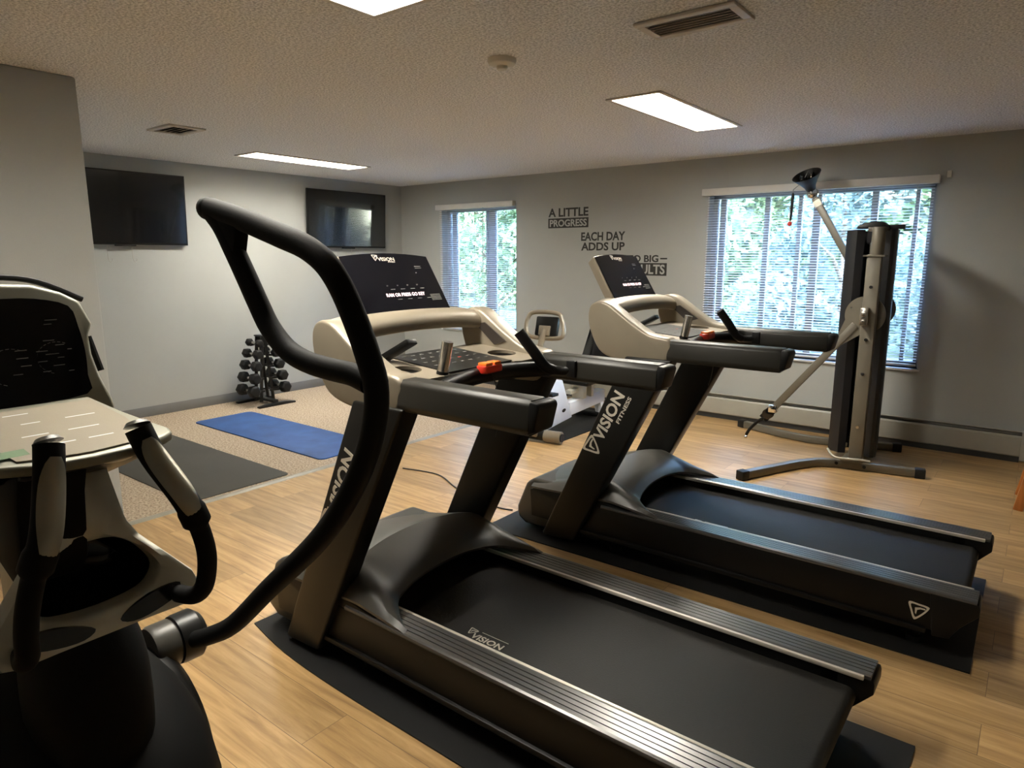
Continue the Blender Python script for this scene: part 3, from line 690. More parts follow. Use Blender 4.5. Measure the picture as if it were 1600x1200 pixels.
# shrouds: folded sheet either side of the weight stack
def shr(outer, z0, z1, th=.006):
    mb = MB(); n = len(outer); P_ = [Vector((a,b,0)) for a,b in outer]
    offs = []
    for i in range(n):
        d = (P_[min(n-1,i+1)]-P_[max(0,i-1)]).normalized(); offs.append(Vector((-d.y,d.x,0))*th)
    ring = P_+[p+o for p,o in zip(P_[::-1],offs[::-1])]
    mb.prism([(p.x-OX,p.y-OY) for p in ring],'z',z0,z1); return mb
sl_ = [(-1.03,5.33),(-1.075,5.31),(-1.12,5.335),(-1.15,5.37),(-1.15,5.58),(-1.12,5.62),(-1.075,5.64),(-1.03,5.62)]
sr_ = [(-.915,5.33),(-.86,5.30),(-.84,5.31),(-.828,5.34),(-.86,5.60),(-.875,5.62),(-.89,5.63),(-.93,5.62)]
shr(sl_,.075,1.69).build('shroud', M['shroud'], cm); shr(sr_,.075,1.69).build('shroud', M['shroud'], cm)
# weight stack and guide rods
ws = MB()
for i in range(16): ws.box(q((-1.03,5.40,.10+i*.027)), q((-.90,5.56,.124+i*.027)))
ws.build('weight_stack', M['black'], cm, bevel=.002)
hs = MB()
for i in range(16): hs.rod(q((-.975,5.398,.112+i*.027)),q((-.975,5.402,.112+i*.027)),.006,10)
hs.build('pin_holes', M['steel'], cm)
for yy in (5.43,5.53): MB().rod(q((-.965,yy,.08)),q((-.965,yy,1.67)),.010,12).build('guide_rod', M['chrome'], cm)
MB().rod(q((-.962,5.30,.55)),q((-.962,5.30,1.60)),.003,8).rod(q((-.985,5.31,.5)),q((-.985,5.31,1.60)),.003,8).build('steel_cable', M['steel'], cm)
MB().box(q((-.99,5.20,1.675)), q((-.88,5.76,1.700))).build('top_beam', M['taupe'], cm, bevel=.004)
cv = MB().prism([(-.11,0),(-.10,.02),(-.06,.040),(.02,.048),(.06,.042),(.085,.01),(.085,0)],'y',-.10,.02)
cv.build('pulley_cover', M['black'], cm, bevel=.006, loc=(-.02,-.10,1.695))
MB().box(q((-.90,5.34,1.690)), q((-.79,5.37,1.72))).build('cap_strip', M['black'], cm, bevel=.003)
def arm(piv, tip, s, lab):
    """pivot disc beside the mast, square arm and swivelling pulley head"""
    P_ = Vector(q(piv)); T_ = Vector(q(tip)); d = (T_-P_).normalized(); n = Vector((0,1,0)); up = d.cross(n)
    a = MB(); a.bar([P_+d*.09, T_],.032,.052)
    ao = a.build('swing_arm', M['taupe'], cm, bevel=.005); ao['label'] = lab
    a = MB(); pts = [(.108*math.cos(t), .108*math.sin(t)) for t in [math.radians(k*12) for k in range(-9,10)]]
    # disc whose rim runs tangentially into the arm
    ring = []
    for k in range(0,37):
        t = math.radians(35+k*(290/36)); ring.append(P_ - Vector((0,0,0)) + d*math.cos(t)*.130 + up*math.sin(t)*.130)
    ring += [P_+d*.26-up*.028, P_+d*.26+up*.028]
    m = len(ring); A = [p-n*.005 for p in ring]; B = [p+n*.005 for p in ring]
    a.add(A+B, [tuple(range(m)), tuple(range(m,2*m))[::-1]]+[(i,m+i,m+(i+1)%m,(i+1)%m) for i in range(m)])
    a.build('index_disc', M['taupe'], ao)
    b = MB()
    for k in range(5):
        t = math.radians(60+k*55); c = P_+d*math.cos(t)*.102+up*math.sin(t)*.102; b.rod(c-n*.008,c+n*.008,.006,10)
    b.build('index_hole', M['steel'], ao)
    return d, up, n, T_, ao
pin = MB().box(q((-.975,5.115,1.04)), q((-.925,5.165,1.16))).rod(q((-.95,5.10,1.12)),q((-.95,5.125,1.12)),.018,16).rod(q((-.95,5.095,1.07)),q((-.95,5.12,1.07)),.014,16)
pin.build('pivot_latch', M['steel'], cm, bevel=.004)
# lower (near) arm
d, up, n, T_, ao = arm((-.967,5.252,1.103), (-1.543,5.252,.354), -1, 'taupe arm swung down to the floor')
MB().box(tuple(T_-Vector((.03,.035,.03))), tuple(T_+Vector((.03,.035,.03)))).build('swivel_head', M['chrome'], ao, bevel=.008)
MB().lathe([(.012,-.022),(.040,-.020),(.030,-.006),(.030,.006),(.040,.020),(.012,.022)], tuple(T_+d*.06), 'y', 28).build('pulley', M['gloss'], ao)
MB().bar([T_+d*.02-up*.02, T_+d*.12-up*.02],.005,.03).bar([T_+d*.02+up*.02, T_+d*.12+up*.02],.005,.03).build('pulley_bracket', M['black'], ao, bevel=.001)
st = T_+d*.11
MB().tube(smooth([st, st+Vector((-.04,0,-.03)), st+Vector((-.10,0,-.10)), st+Vector((-.13,.01,-.155))],4),.012,10).build('cable_stop', M['black'], ao)
MB().lathe([(.001,-.014),(.012,-.008),(.014,0),(.012,.008),(.001,.014)], tuple(st+Vector((-.135,.01,-.175))),'y',14).build('snap_hook', M['chrome'], ao)
# raised (rear) arm
d, up, n, T_, ao = arm((-.99,5.79,1.11), (-1.50,5.79,1.955), 1, 'taupe arm swung up against the window')
MB().bar([T_-d*.07,T_-d*.02],.036,.056).build('arm_sleeve', M['silver'], ao)
MB().lathe([(.001,-.05),(.03,-.04),(.045,-.01),(.045,.02),(.03,.04),(.001,.05)], tuple(T_+d*.04),'y',24).build('swivel_head', M['chrome'], ao, ang=50)
hd_ = T_+d*.05
fd = Vector((-.18,-.50,.80)).normalized(); fq = Vector((0,0,1)).rotation_difference(fd).to_matrix()
fb = hd_+fd*.03
MB().lathe([(.036,.0),(.044,.03),(.068,.07),(.100,.115),(.108,.128),(.101,.128),(.068,.085),(.038,.05),(.001,.048)], tuple(fb),'z',36,mx=fq).build('pulley_guard', M['black'], ao, ang=50)
px_ = fq @ Vector((1,0,0)); py_ = fq @ Vector((0,1,0))
for sgn in (-1,1):
    c = fb+fd*.095+px_*sgn*.036
    MB().lathe([(.010,-.012),(.040,-.012),(.030,-.004),(.030,.004),(.040,.012),(.010,.012)], tuple(c),'x',24,mx=fq).build('pulley', M['gloss'], ao)
MB().bar([fb+fd*.05+py_*.0, fb+fd*.132],.005,.11,side=tuple(px_)).build('pulley_divider', M['steel'], ao)
# hanging strap with red handle below raised arm
hx = Vector((-1.67-OX,5.79-OY,0))
MB().rod(hx+Vector((.06,0,2.08)),hx+Vector((0,0,2.03)),.003,8).rod(hx+Vector((0,0,2.03)),hx+Vector((0,0,2.00)),.003,8).build('cable_end', M['steel'], ao)
MB().tube([hx+Vector((0,0,2.005)),hx+Vector((0,0,1.98)),hx+Vector((-.003,0,1.83)),hx+Vector((-.006,0,1.79))],[.006,.013,.010,.008],12).build('rubber_stop', M['black'], ao)
MB().lathe([(.001,-.020),(.016,-.012),(.019,0),(.014,.014),(.001,.02)], tuple(hx+Vector((-.008,0,1.765))),'z',14).build('snap_hook', M['red'], ao)
MB().tube(smooth([(-1.12-OX,5.20-OY,.12),(-1.06-OX,5.12-OY,.09),(-.98-OX,5.13-OY,.085),(-.90-OX,5.14-OY,.09),(-.83-OX,5.16-OY,.085)],5),.008,8).build('clear_hose', M['silver'], cm)

# ------------------------------------------------------------------ dumbbell rack and dumbbells
rk = thing('dumbbell_rack', (-6.30,3.86,0), 'black A-shaped rack full of dumbbells against the grey wall', 'rack')
for x in (-.20,.20):
    MB().prism([(-.20,0),(.22,0),(.22,.018),(.10,.03),(-.10,.03),(-.20,.018)],'x',x-.025,x+.025).build('foot', M['satin'], rk, bevel=.004)
MB().box((-.20,-.03,.03),(.20,.03,.06)).build('base_beam', M['satin'], rk, bevel=.004)
TIER = [(.160,.160,.088,.062),(.288,.138,.084,.059),(.412,.112,.078,.056),(.530,.085,.070,.051),(.640,.055,.056,.042)]
for x in (-.05,.05):
    MB().prism([(-.085,.03),(-.03,.70),(.03,.70),(.085,.03),(.055,.03),(.0,.66),(-.055,.03)],'x',x-.008,x+.008).build('upright_plate', M['satin'], rk, bevel=.002)
for z,yo,hl,hr_ in TIER:
    for s in (-1,1):
        for x in (-.06,.06): MB().bar([(x,s*.03,z-.02),(x,s*(yo+.03),z-.028)],.012,.02,side=(1,0,0)).build('cradle_arm', M['satin'], rk)
MB().box((-.07,-.035,.70),(.07,.035,.715)).build('top_handle', M['satin'], rk, bevel=.004)
ORD = ['bottom','second from bottom','middle','second from top','top']
for ti,(z,yo,hl,hr_) in enumerate(TIER):
    for s in (-1,1):
        side = 'side nearer the projecting wall' if s < 0 else 'side nearer the window corner'
        db = thing('dumbbell', (-6.30,3.86+s*(yo+.02),z+.0), 'black hex dumbbell on the %s tier, %s' % (ORD[ti], side), 'dumbbell', 'hex dumbbells on the rack')
        for e in (-1,1):
            R_ = hr_; mb = MB(); x0 = e*.062; x1 = e*(.062+hl)
            mb.tube([(x0,0,0),(x0+e*.010,0,0),(x1-e*.012,0,0),(x1,0,0)],[R_*.72,R_,R_,R_*.72],6); mb.build('head', M['rubber'], db, bevel=.004)
        MB().tube([(-.064,0,0),(-.03,0,0),(0,0,0),(.03,0,0),(.064,0,0)],[.013,.0155,.017,.0155,.013],16).build('handle', M['steel'], db)

# ------------------------------------------------------------------ recumbent exercise bike (white)
bk = thing('exercise_bike', (-3.2,4.9,0), 'white exercise bike facing away from the window, between wall and treadmills', 'exercise bike')
def b(p): return (p[0]+3.2, p[1]-4.9, p[2])
st = MB().rod(b((-3.47,4.36,.055)),b((-2.98,4.43,.055)),.042,24).build('front_stabilizer', M['black'], bk)
MB().rod(b((-3.10,4.413,.055)),b((-2.955,4.434,.055)),.050,24).build('stabilizer_sleeve', M['champ'], st)
MB().rod(b((-2.955,4.434,.055)),b((-2.945,4.435,.055)),.034,20).build('stabilizer_plug', M['black'], st)
st = MB().rod(b((-3.45,5.42,.045)),b((-2.90,5.46,.045)),.036,24).build('rear_stabilizer', M['black'], bk)
MB().rod(b((-2.91,5.459,.045)),b((-2.88,5.461,.045)),.042,20).build('stabilizer_plug', M['rubber'], st)
MB().bar([b((-3.18,4.38,.06)),b((-3.18,4.30,.18)),b((-3.18,4.33,.32))],.07,.06,side=(1,0,0)).build('front_frame', M['champ'], bk, bevel=.01)
hs_ = [(4.28,.24),(4.47,.065),(4.90,.115),(4.74,.47),(4.52,.49),(4.40,.46)]
hp = MB().prism([(y-4.9,z) for y,z in hs_],'x',-.06,.05).build('drive_housing', M['bike_white'], bk, bevel=.012)
MB().lathe([(.001,.05),(.05,.052),(.055,.056),(.045,.06),(.001,.062)],(0,4.50-4.9,.30),'x',28).build('crank_cover', M['silver'], hp)
MB().bar([(.06,4.50-4.9,.30),(.065,4.46-4.9,.40)],.012,.03,side=(1,0,0)).bar([(-.07,4.50-4.9,.30),(-.075,4.54-4.9,.20)],.012,.03,side=(1,0,0)).build('crank', M['black'], bk, bevel=.002)
MB().box((.07,4.41-4.9,.385),(.17,4.50-4.9,.41)).box((-.18,4.49-4.9,.19),(-.08,4.58-4.9,.215)).build('pedal', M['black'], bk, bevel=.005)
lg = MB(); frame_poly(lg, [(.022*math.cos(t)*1.3,.012*math.sin(t)*1.3) for t in [k*math.pi/8 for k in range(16)]], (.0505,4.76-4.9,.20),(0,1,.1),(0,0,1),.001); lg.build('oval_badge', M['black'], hp)
MB().bar([b((-3.2,4.86,.19)),b((-3.2,5.46,.225))],.10,.12,side=(1,0,0)).build('main_beam', M['bike_white'], bk, bevel=.012)
MB().bar([b((-3.2,5.40,.225)),b((-3.18,5.44,.05))],.08,.06,side=(1,0,0)).build('rear_leg', M['bike_white'], bk, bevel=.008)
MB().bar([b((-3.2,4.90,.33)),b((-3.2,5.5,.37))],.06,.035,side=(1,0,0)).build('seat_rail', M['silver'], bk, bevel=.004)
MB().box(b((-3.24,5.02,.26)),b((-3.12,5.08,.40))).build('seat_carriage', M['silver'], bk, bevel=.004)
MB().box(b((-3.24,5.16,.26)),b((-3.12,5.20,.37))).build('seat_latch', M['silver'], bk, bevel=.004)
MB().prism([(y-4.9,z) for y,z in [(4.92,.42),(4.95,.39),(5.36,.40),(5.40,.44),(5.36,.49),(4.98,.48)]],'x',-.19,.17).build('seat_cushion', M['black'], bk, bevel=.02, seg=3)
def sb(u, v):
    a = (u*2-1); z = .52+.44*v; w = .20*(1-.25*v)
    return (a*w, 5.40-4.9+.16*v-.04*(1-a*a), z)
MB().slab(sb, 13, 9, (0,.045,0)).build('seat_back', M['gloss'], bk, ang=50)
po = [b(p) for p in ((-3.2,4.36,.44),(-3.18,4.40,.70),(-3.155,4.47,.93))]
MB().tube(po,.026,20).build('console_post', M['champ'], bk)
cc = Vector(b((-3.165,4.49,.955)))
ux = Vector((1,.12,0)).normalized(); uz = Vector((-.05,.30,1)).normalized()
oct_ = [(-.17,.05),(-.12,.105),(.09,.105),(.14,.06),(.175,-.05),(.13,-.10),(-.11,-.10),(-.17,-.04)]
ringp = smooth([cc+ux*a+uz*(c+.0) for a,c in oct_],4,True); ringp.append(ringp[0])
MB().tube(ringp,.018,12,caps=False).build('ring_handlebar', M['champ'], bk)
nn = ux.cross(uz).normalized()
def obox(a0,c0,a1,c1,d0,d1):
    vs = [cc+ux*a+uz*c+nn*d_ for d_ in (d0,d1) for a,c in ((a0,c0),(a1,c0),(a1,c1),(a0,c1))]
    return MB().add(vs, [(0,1,2,3),(7,6,5,4),(0,4,5,1),(1,5,6,2),(2,6,7,3),(3,7,4,0)])
obox(-.09,-.085,.115,.075,-.035,.005).build('bike_console', M['black'], bk, bevel=.012)
obox(-.045,-.085,.055,-.005,.0,.022).build('console_bracket', M['champ'], bk, bevel=.004)

# ------------------------------------------------------------------ elliptical trainer in the left foreground
YC = .42
el = thing('elliptical_trainer', (-1.5,YC,0), 'black and silver elliptical trainer cropped by the left edge', 'elliptical trainer')
def e(x,y,z): return (x+1.5, y-YC, z)
# drive housing
def ell(c, r, nu=28, nv=20, p=1.):
    mb = MB(); vs = []; 
    for i in range(nv+1):
        ph = -math.pi/2+math.pi*i/nv
        for j in range(nu):
            th = 2*math.pi*j/nu; ca,sa,cp,sp = math.cos(th),math.sin(th),math.cos(ph),math.sin(ph)
            f = lambda v: math.copysign(abs(v)**p, v)
            vs.append((c[0]+r[0]*f(ca)*f(cp), c[1]+r[1]*f(sa)*f(cp), c[2]+r[2]*f(sp)))
    return mb.add(vs, [(i*nu+j,i*nu+(j+1)%nu,(i+1)*nu+(j+1)%nu,(i+1)*nu+j) for i in range(nv) for j in range(nu)])
ell(e(-1.60,.41,.345),(.46,.265,.33),p=.8).build('drive_housing', M['foam'], el, ang=70)
dsk = MB().lathe([(.001,-.07),(.20,-.065),(.235,-.03),(.235,.02),(.20,.05),(.001,.055)], e(-1.655,.645,.31),'y',48).build('crank_shroud', M['satin'], el, ang=50)
MB().lathe([(.001,-.07),(.20,-.065),(.235,-.03),(.235,.02),(.20,.05),(.001,.055)], e(-1.655,.19,.31),'y',48).build('crank_shroud', M['satin'], el, ang=50)
MB().box(e(-2.15,.18,0),e(-2.07,.66,.06)).build('front_foot', M['satin'], el, bevel=.015)
MB().box(e(-2.1,.37,.03),e(-.35,.47,.10)).build('floor_beam', M['satin'], el, bevel=.012)
MB().box(e(-.40,.14,0),e(-.32,.70,.06)).build('rear_foot', M['satin'], el, bevel=.015)
for s in (-1,1):
    y = YC+s*.20
    MB().bar([e(-1.45,y,.24+.05*s),e(-.45,y,.20)],.045,.05).build('pedal_arm', M['satin'], el, bevel=.008)
    MB().prism([(-.98+1.5,.245),(-1.0+1.5,.29),(-.98+1.5,.33),(-.95+1.5,.27),(-.62+1.5,.255),(-.60+1.5,.24)],'y',y-YC-.075,y-YC+.075).build('foot_pedal', M['rubber'], el, bevel=.006)
# column
MB().prism([(-.0,.50),(-.14,.50),(-.12,.9),(-.10,1.18),(.0,1.19),(.02,1.10),(.0,.9)],'y',-.055,.065).build('column', M['silver'], el, bevel=.02, seg=3)
ell(e(-1.37,.42,.67),(.14,.10,.235),p=.85).build('lower_shell', M['foam'], el, ang=70)
MB().prism([(.05,.98),(.10,1.17),(.265,1.165),(.235,1.10),(.215,.98),(.18,.94)],'y',-.10,.005).build('neck_cover', M['foam'], el, bevel=.01)
# silver bottle-holder body with a dark well
YZ = lambda l: [(a-YC, c) for a,c in l]
half = [(.475,1.16),(.483,1.08),(.488,1.03),(.505,.995),(.528,.968),(.56,.93),(.588,.897),(.592,.868),(.578,.846)]
outl = half+[(.50,.848),(.42,.848)]
outl = outl+[(2*YC-a,c) for a,c in outl[::-1][1:]]
outl = [(x_,y_) for x_,y_ in outl]
well = sm2([(.42,1.005),(.465,1.0),(.498,.975),(.522,.938),(.518,.915),(.49,.895),(.42,.888),(.35,.895),(.322,.915),(.318,.938),(.342,.975),(.375,1.0)],3)
def holder():
    mb = MB(); import bmesh as _b
    # ring between outline and well, resampled by angle about the well centre
    c = (YC,.945); N = 72
    def samp(poly, t):
        dx,dy = math.cos(t), math.sin(t); best = 0
        for i in range(len(poly)):
            (x1,y1),(x2,y2) = poly[i], poly[(i+1)%len(poly)]; x1-=c[0];x2-=c[0];y1-=c[1];y2-=c[1]
            den = dx*(y2-y1)-dy*(x2-x1)
            if abs(den) < 1e-12: continue
            k = (x1*(y2-y1)-y1*(x2-x1))/den; u = (x1*dy-y1*dx)/den
            if -1e-6 <= u <= 1+1e-6 and k > best: best = k
        return c[0]+dx*best, c[1]+dy*best
    def X(z, b_): return -1.25+(z-.92)*-.30+b_
    A = [samp(outl,2*math.pi*i/N) for i in range(N)]; B = [samp(well,2*math.pi*i/N) for i in range(N)]
    Mid = [((a[0]*.5+b_[0]*.5),(a[1]*.5+b_[1]*.5)) for a,b_ in zip(A,B)]
    rings = [(A,-.035),(A,-.008),([((a[0]*.93+b_[0]*.07),(a[1]*.93+b_[1]*.07)) for a,b_ in zip(A,B)],.004),(Mid,.008),([((a[0]*.1+b_[0]*.9),(a[1]*.1+b_[1]*.9)) for a,b_ in zip(A,B)],.002),(B,-.010),(B,-.035)]
    vs = []
    for ring_,off in rings: vs += [e(X(p[1],off),p[0],p[1]) for p in ring_]
    fs = [(k*N+i,k*N+(i+1)%N,(k+1)*N+(i+1)%N,(k+1)*N+i) for k in range(len(rings)-1) for i in range(N)]
    mb.add(vs, fs); o = mb.build('bottle_holder', M['silver'], el, ang=50)
    w = MB(); rr = [(1.02,-.02),(1.0,-.06),(.9,-.11),(.6,-.13),(.02,-.135)]; vs = []
    for k,off in rr: vs += [e(X(c[1]+(p[1]-c[1])*k,off),c[0]+(p[0]-c[0])*k,c[1]+(p[1]-c[1])*k) for p in B]
    w.add(vs, [(k*N+i,k*N+(i+1)%N,(k+1)*N+(i+1)%N,(k+1)*N+i) for k in range(len(rr)-1) for i in range(N)]); w.build('well', M['gloss'], o, ang=60)
    sl2 = sm2([(.44,.868),(.47,.884),(.52,.895),(.552,.893),(.54,.872),(.50,.860),(.46,.857)],3)
    for s in (-1,1):
        frame = MB(); pts = [(a if s > 0 else 2*YC-a, z_) for a,z_ in sl2]; n = len(pts)
        vs = [e(X(z_,.0085),a,z_) for a,z_ in pts]+[e(X(z_,-.0),a,z_) for a,z_ in pts]
        frame.add(vs, [tuple(range(n)),tuple(range(n,2*n))[::-1]]+[(i,(i+1)%n,n+(i+1)%n,n+i) for i in range(n)]); frame.build('slot', M['gloss'], o)
holder()
# keypad tray
def tr_(u, v):
    x = -1.215-.285*v; y = YC+(u*2-1)*(.10+.018*v+.0*v); z = 1.184+.030*v-.006*(abs(u*2-1))**2+.006*math.sin(v*math.pi)
    if v < .02: x += .02*(1-(u*2-1)**2)
    return e(x,y,z)
rim = [( .145,0),(.118,.05),(.10,.0)]
base = [(-1.19,YC),(-1.195,YC+.07),(-1.22,YC+.125),(-1.235,YC+.145),(-1.26,YC+.150),(-1.30,YC+.142),(-1.40,YC+.128),(-1.50,YC+.120),(-1.53,YC+.118)]
base = base+[(x_,2*YC-y_) for x_,y_ in base[::-1][:-1]]
def sheet(poly, z0f, z1f):
    n = len(poly); vs = [e(x_,y_,z0f(x_)) for x_,y_ in poly]+[e(x_,y_,z1f(x_)) for x_,y_ in poly]
    return MB().add(vs, [tuple(range(n))[::-1],tuple(range(n,2*n))]+[(i,(i+1)%n,n+(i+1)%n,n+i) for i in range(n)])
zt = lambda x_: 1.186+(-1.215-x_)*.11
tray = sheet(base, lambda x_: zt(x_)-.020, lambda x_: zt(x_)-.002).build('tray', M['silver_dark'], el, bevel=.006, seg=3)
face = [(-1.205,YC),(-1.212,YC+.06),(-1.225,YC+.100),(-1.35,YC+.112),(-1.495,YC+.108)]; face = face+[(x_,2*YC-y_) for x_,y_ in face[::-1][:-1]]
sheet(face, lambda x_: zt(x_)-.003, lambda x_: zt(x_)+.0015).build('keypad_face', M['champ'], tray, bevel=.0)
mk = MB()
for (x_,y_,w_) in ((-1.27,YC-.05,.05),(-1.27,YC+.02,.04),(-1.33,YC-.06,.04),(-1.33,YC+.01,.05),(-1.40,YC-.04,.03),(-1.40,YC+.03,.05),(-1.46,YC-.05,.04)):
    mk.add([e(x_,y_,zt(x_)+.0018),e(x_,y_+w_,zt(x_)+.0018),e(x_-.004,y_+w_,zt(x_)+.0022),e(x_-.004,y_,zt(x_)+.0022)],[(0,1,2,3)])
mk.build('keypad_lettering', M['bike_white'], tray)
gz = MB(); gz.add([e(-1.245,YC-.115,zt(-1.245)+.0018),e(-1.245,YC-.075,zt(-1.245)+.0018),e(-1.275,YC-.075,zt(-1.275)+.0022),e(-1.275,YC-.115,zt(-1.275)+.0022)],[(0,1,2,3)]); gz.build('green_indicator', M['led_green'], tray)
MB().prism([(-1.215+1.5,1.16),(-1.50+1.5,1.195),(-1.50+1.5,1.10),(-1.42+1.5,1.08),(-1.30+1.5,1.125)],'y',-.10,.10).build('tray_underside', M['black'], el, bevel=.012)
ell(e(-1.238,YC+.045,1.163),(.022,.04,.012)).build('chin_panel', M['silver'], el, ang=70)
# tilted display head
DX = -1.56
def face_pts(l): return l+[(2*YC-a,c) for a,c in l[::-1] if abs(a-YC) > 1e-6]
hd = [(YC,1.449),(.48,1.446),(.53,1.430),(.562,1.410),(.579,1.362),(.567,1.340),(.566,1.30),(.573,1.255),(.588,1.205),(.590,1.18)]
hd = face_pts(hd)
def Xd(z): return DX-(z-1.3)*.22
mb = MB(); n = len(hd); mb.add([e(Xd(c),a,c) for a,c in hd]+[e(Xd(c)-.05,YC+(a-YC)*.96,c) for a,c in hd],[tuple(range(n)),tuple(range(n,2*n))[::-1]]+[(i,n+i,n+(i+1)%n,(i+1)%n) for i in range(n)])
ho = mb.build('display_head', M['silver_dark'], el, bevel=.008, seg=3)
sn = face_pts(sm2([(YC,1.421),(.48,1.419),(.537,1.402),(.548,1.36),(.552,1.31),(.548,1.26),(.540,1.222),(YC,1.215)],3,False))
mb = MB(); n = len(sn); mb.add([e(Xd(c)+.003,a,c) for a,c in sn]+[e(Xd(c)-.002,a,c) for a,c in sn],[tuple(range(n)),tuple(range(n,2*n))[::-1]]+[(i,n+i,n+(i+1)%n,(i+1)%n) for i in range(n)])
mb.build('display_glass', M['screen'], el)
mb = MB()
random.seed(3)
for a,c,w_ in ((.49,1.375,.022),(.487,1.367,.014),(.48,1.335,.02),(.50,1.325,.016),(.465,1.315,.02),(.48,1.308,.024),(.50,1.30,.012),(.52,1.315,.008),(.465,1.295,.016),(.49,1.285,.02),(.47,1.275,.014),(.43,1.32,.02),(.43,1.305,.02),(.435,1.29,.018),(.42,1.275,.016),(.515,1.272,.01)):
    mb.add([e(Xd(c)+.0036,a,c),e(Xd(c)+.0036,a+w_,c),e(Xd(c+.0016)+.0036,a+w_,c+.0016),e(Xd(c+.0016)+.0036,a,c+.0016)],[(0,1,2,3)])
for q0,r0 in (((.50,1.30),.045),((.42,1.29),.05)):
    for k in range(14):
        t0 = math.radians(60+k*14); t1 = math.radians(60+k*14+9); p0 = (q0[0]+r0*math.cos(t0)*.8,q0[1]+r0*math.sin(t0)*.7); p1 = (q0[0]+r0*math.cos(t1)*.8,q0[1]+r0*math.sin(t1)*.7)
        mb.add([e(Xd(p0[1])+.0036,*p0),e(Xd(p1[1])+.0036,*p1),e(Xd(p1[1])+.0036,p1[0],p1[1]+.001),e(Xd(p0[1])+.0036,p0[0],p0[1]+.001)],[(0,1,2,3)])
mb.build('display_lettering', M['label_white'], ho)
topr = smooth([e(Xd(1.45)-.02,2*YC-.57,1.418),e(Xd(1.45)-.02,YC-.06,1.456),e(Xd(1.45)-.02,YC+.06,1.456),e(Xd(1.43)-.02,.575,1.412)],6)
MB().tube(topr,.006,8).build('top_trim', M['black'], ho)
for s in (-1,1):
    MB().tube(smooth([e(Xd(1.33)-.02,YC+s*.150,1.335),e(Xd(1.30)-.02,YC+s*.156,1.30),e(Xd(1.26)-.02,YC+s*.162,1.262)],4),.007,8).build('side_button', M['black'], ho)
MB().prism([(-1.50+1.5,1.20),(-1.585+1.5,1.23),(-1.63+1.5,1.26),(-1.66+1.5,1.19),(-1.56+1.5,1.12),(-1.46+1.5,1.14)],'y',-.12,.12).build('head_neck', M['black'], el, bevel=.015)
# fixed pulse grips: curve out, down and back into the holder
for s in (-1,1):
    yy = lambda w_: YC+s*w_
    path = [e(-1.185,yy(.066),1.215),e(-1.165,yy(.078),1.165),e(-1.125,yy(.103),1.095),e(-1.125,yy(.122),1.045),e(-1.13,yy(.136),.99),e(-1.14,yy(.140),.945),e(-1.155,yy(.138),.905),e(-1.19,yy(.135),.878),e(-1.235,yy(.125),.872)]
    pp = smooth(path,6); k = len(pp)
    rs = [.0215 if i < 15 else (.024 if i < 19 else .0165) for i in range(k)]
    go = MB().tube(pp,rs,20).build('fixed_handlebar', M['foam'], el, ang=60)
    se = smooth(path[:4],6)[3:16]
    m_ = len(se)
    # sensor plate: an oval steel patch on the rider side of the grip
    sp = MB(); vs = []
    for i,pnt in enumerate(se):
        tt = (se[min(m_-1,i+1)]-se[max(0,i-1)]).normalized(); side = Vector((0,1,0)); side = (side-tt*side.dot(tt)).normalized(); out_ = side.cross(tt); 
        if out_.x < 0: out_ = -out_
        wd = math.sin(math.pi*(i+.35)/(m_-.3))**.45
        for j in range(9):
            a_ = (j/8*2-1)*1.05*wd - s*.15; vs.append(pnt+(out_*math.cos(a_)+side*math.sin(a_))*.0228)
    sp.add(vs, [(i*9+j,i*9+j+1,(i+1)*9+j+1,(i+1)*9+j) for i in range(m_-1) for j in range(8)])
    sp.build('pulse_sensor', M['sensor'], go, ang=70)
    MB().tube([Vector(path[0])+Vector((-.003,0,.004)),Vector(path[0])+Vector((-.006,0,.010))],[.0215,.016],20).build('grip_cap', M['hood'], go)
# moving arms with looped grips
def moving_arm(y, dx, lab):
    P_ = lambda x,z,yo=0: e(x+dx, y+yo, z)
    outer = [(-1.60,.545),(-1.515,.588),(-1.40,.66),(-1.243,.798),(-1.13,.893),(-1.05,.965),(-.985,1.035),(-.927,1.115),(-.885,1.195),(-.868,1.275),(-.888,1.34),(-.925,1.412),(-.958,1.46),(-.995,1.494),(-1.05,1.520),(-1.116,1.538),(-1.22,1.566),(-1.30,1.585),(-1.362,1.598)]
    pts = smooth([P_(x,z) for x,z in outer],4); k = len(pts)
    rs = [.021]*k
    for i in range(k):
        if i > 36: rs[i] = .0215
    ao = MB().tube(pts,rs,20,flat=(1,1.05)).build('moving_arm', M['foam'], el, ang=60); ao['label'] = lab
    inner = [(-1.355,1.592),(-1.318,1.562),(-1.285,1.520),(-1.243,1.462),(-1.205,1.408),(-1.172,1.366),(-1.12,1.328),(-1.06,1.310),(-.99,1.303),(-.93,1.300),(-.885,1.290)]
    ip = smooth([P_(x,z) for x,z in inner],4)
    MB().tube(ip,.0205,20).build('loop_grip', M['foam'], ao, ang=60)
    web = MB().prism([(x+dx+1.5,z) for x,z in [(-1.37,1.605),(-1.30,1.59),(-1.24,1.565),(-1.262,1.50),(-1.30,1.535),(-1.345,1.565)]],'y',y-YC-.016,y-YC+.016)
    web.build('grip_web', M['foam'], ao, bevel=.006)
    MB().lathe([(.001,-.026),(.014,-.02),(.0225,-.008),(.0225,.008),(.014,.02),(.001,.026)], P_(-1.366,1.598),'x',20).build('grip_end', M['foam'], ao, ang=60)
moving_arm(.74, 0, 'long black arm ending in a loop grip')
moving_arm(.10, .05, 'long black arm on the camera side')
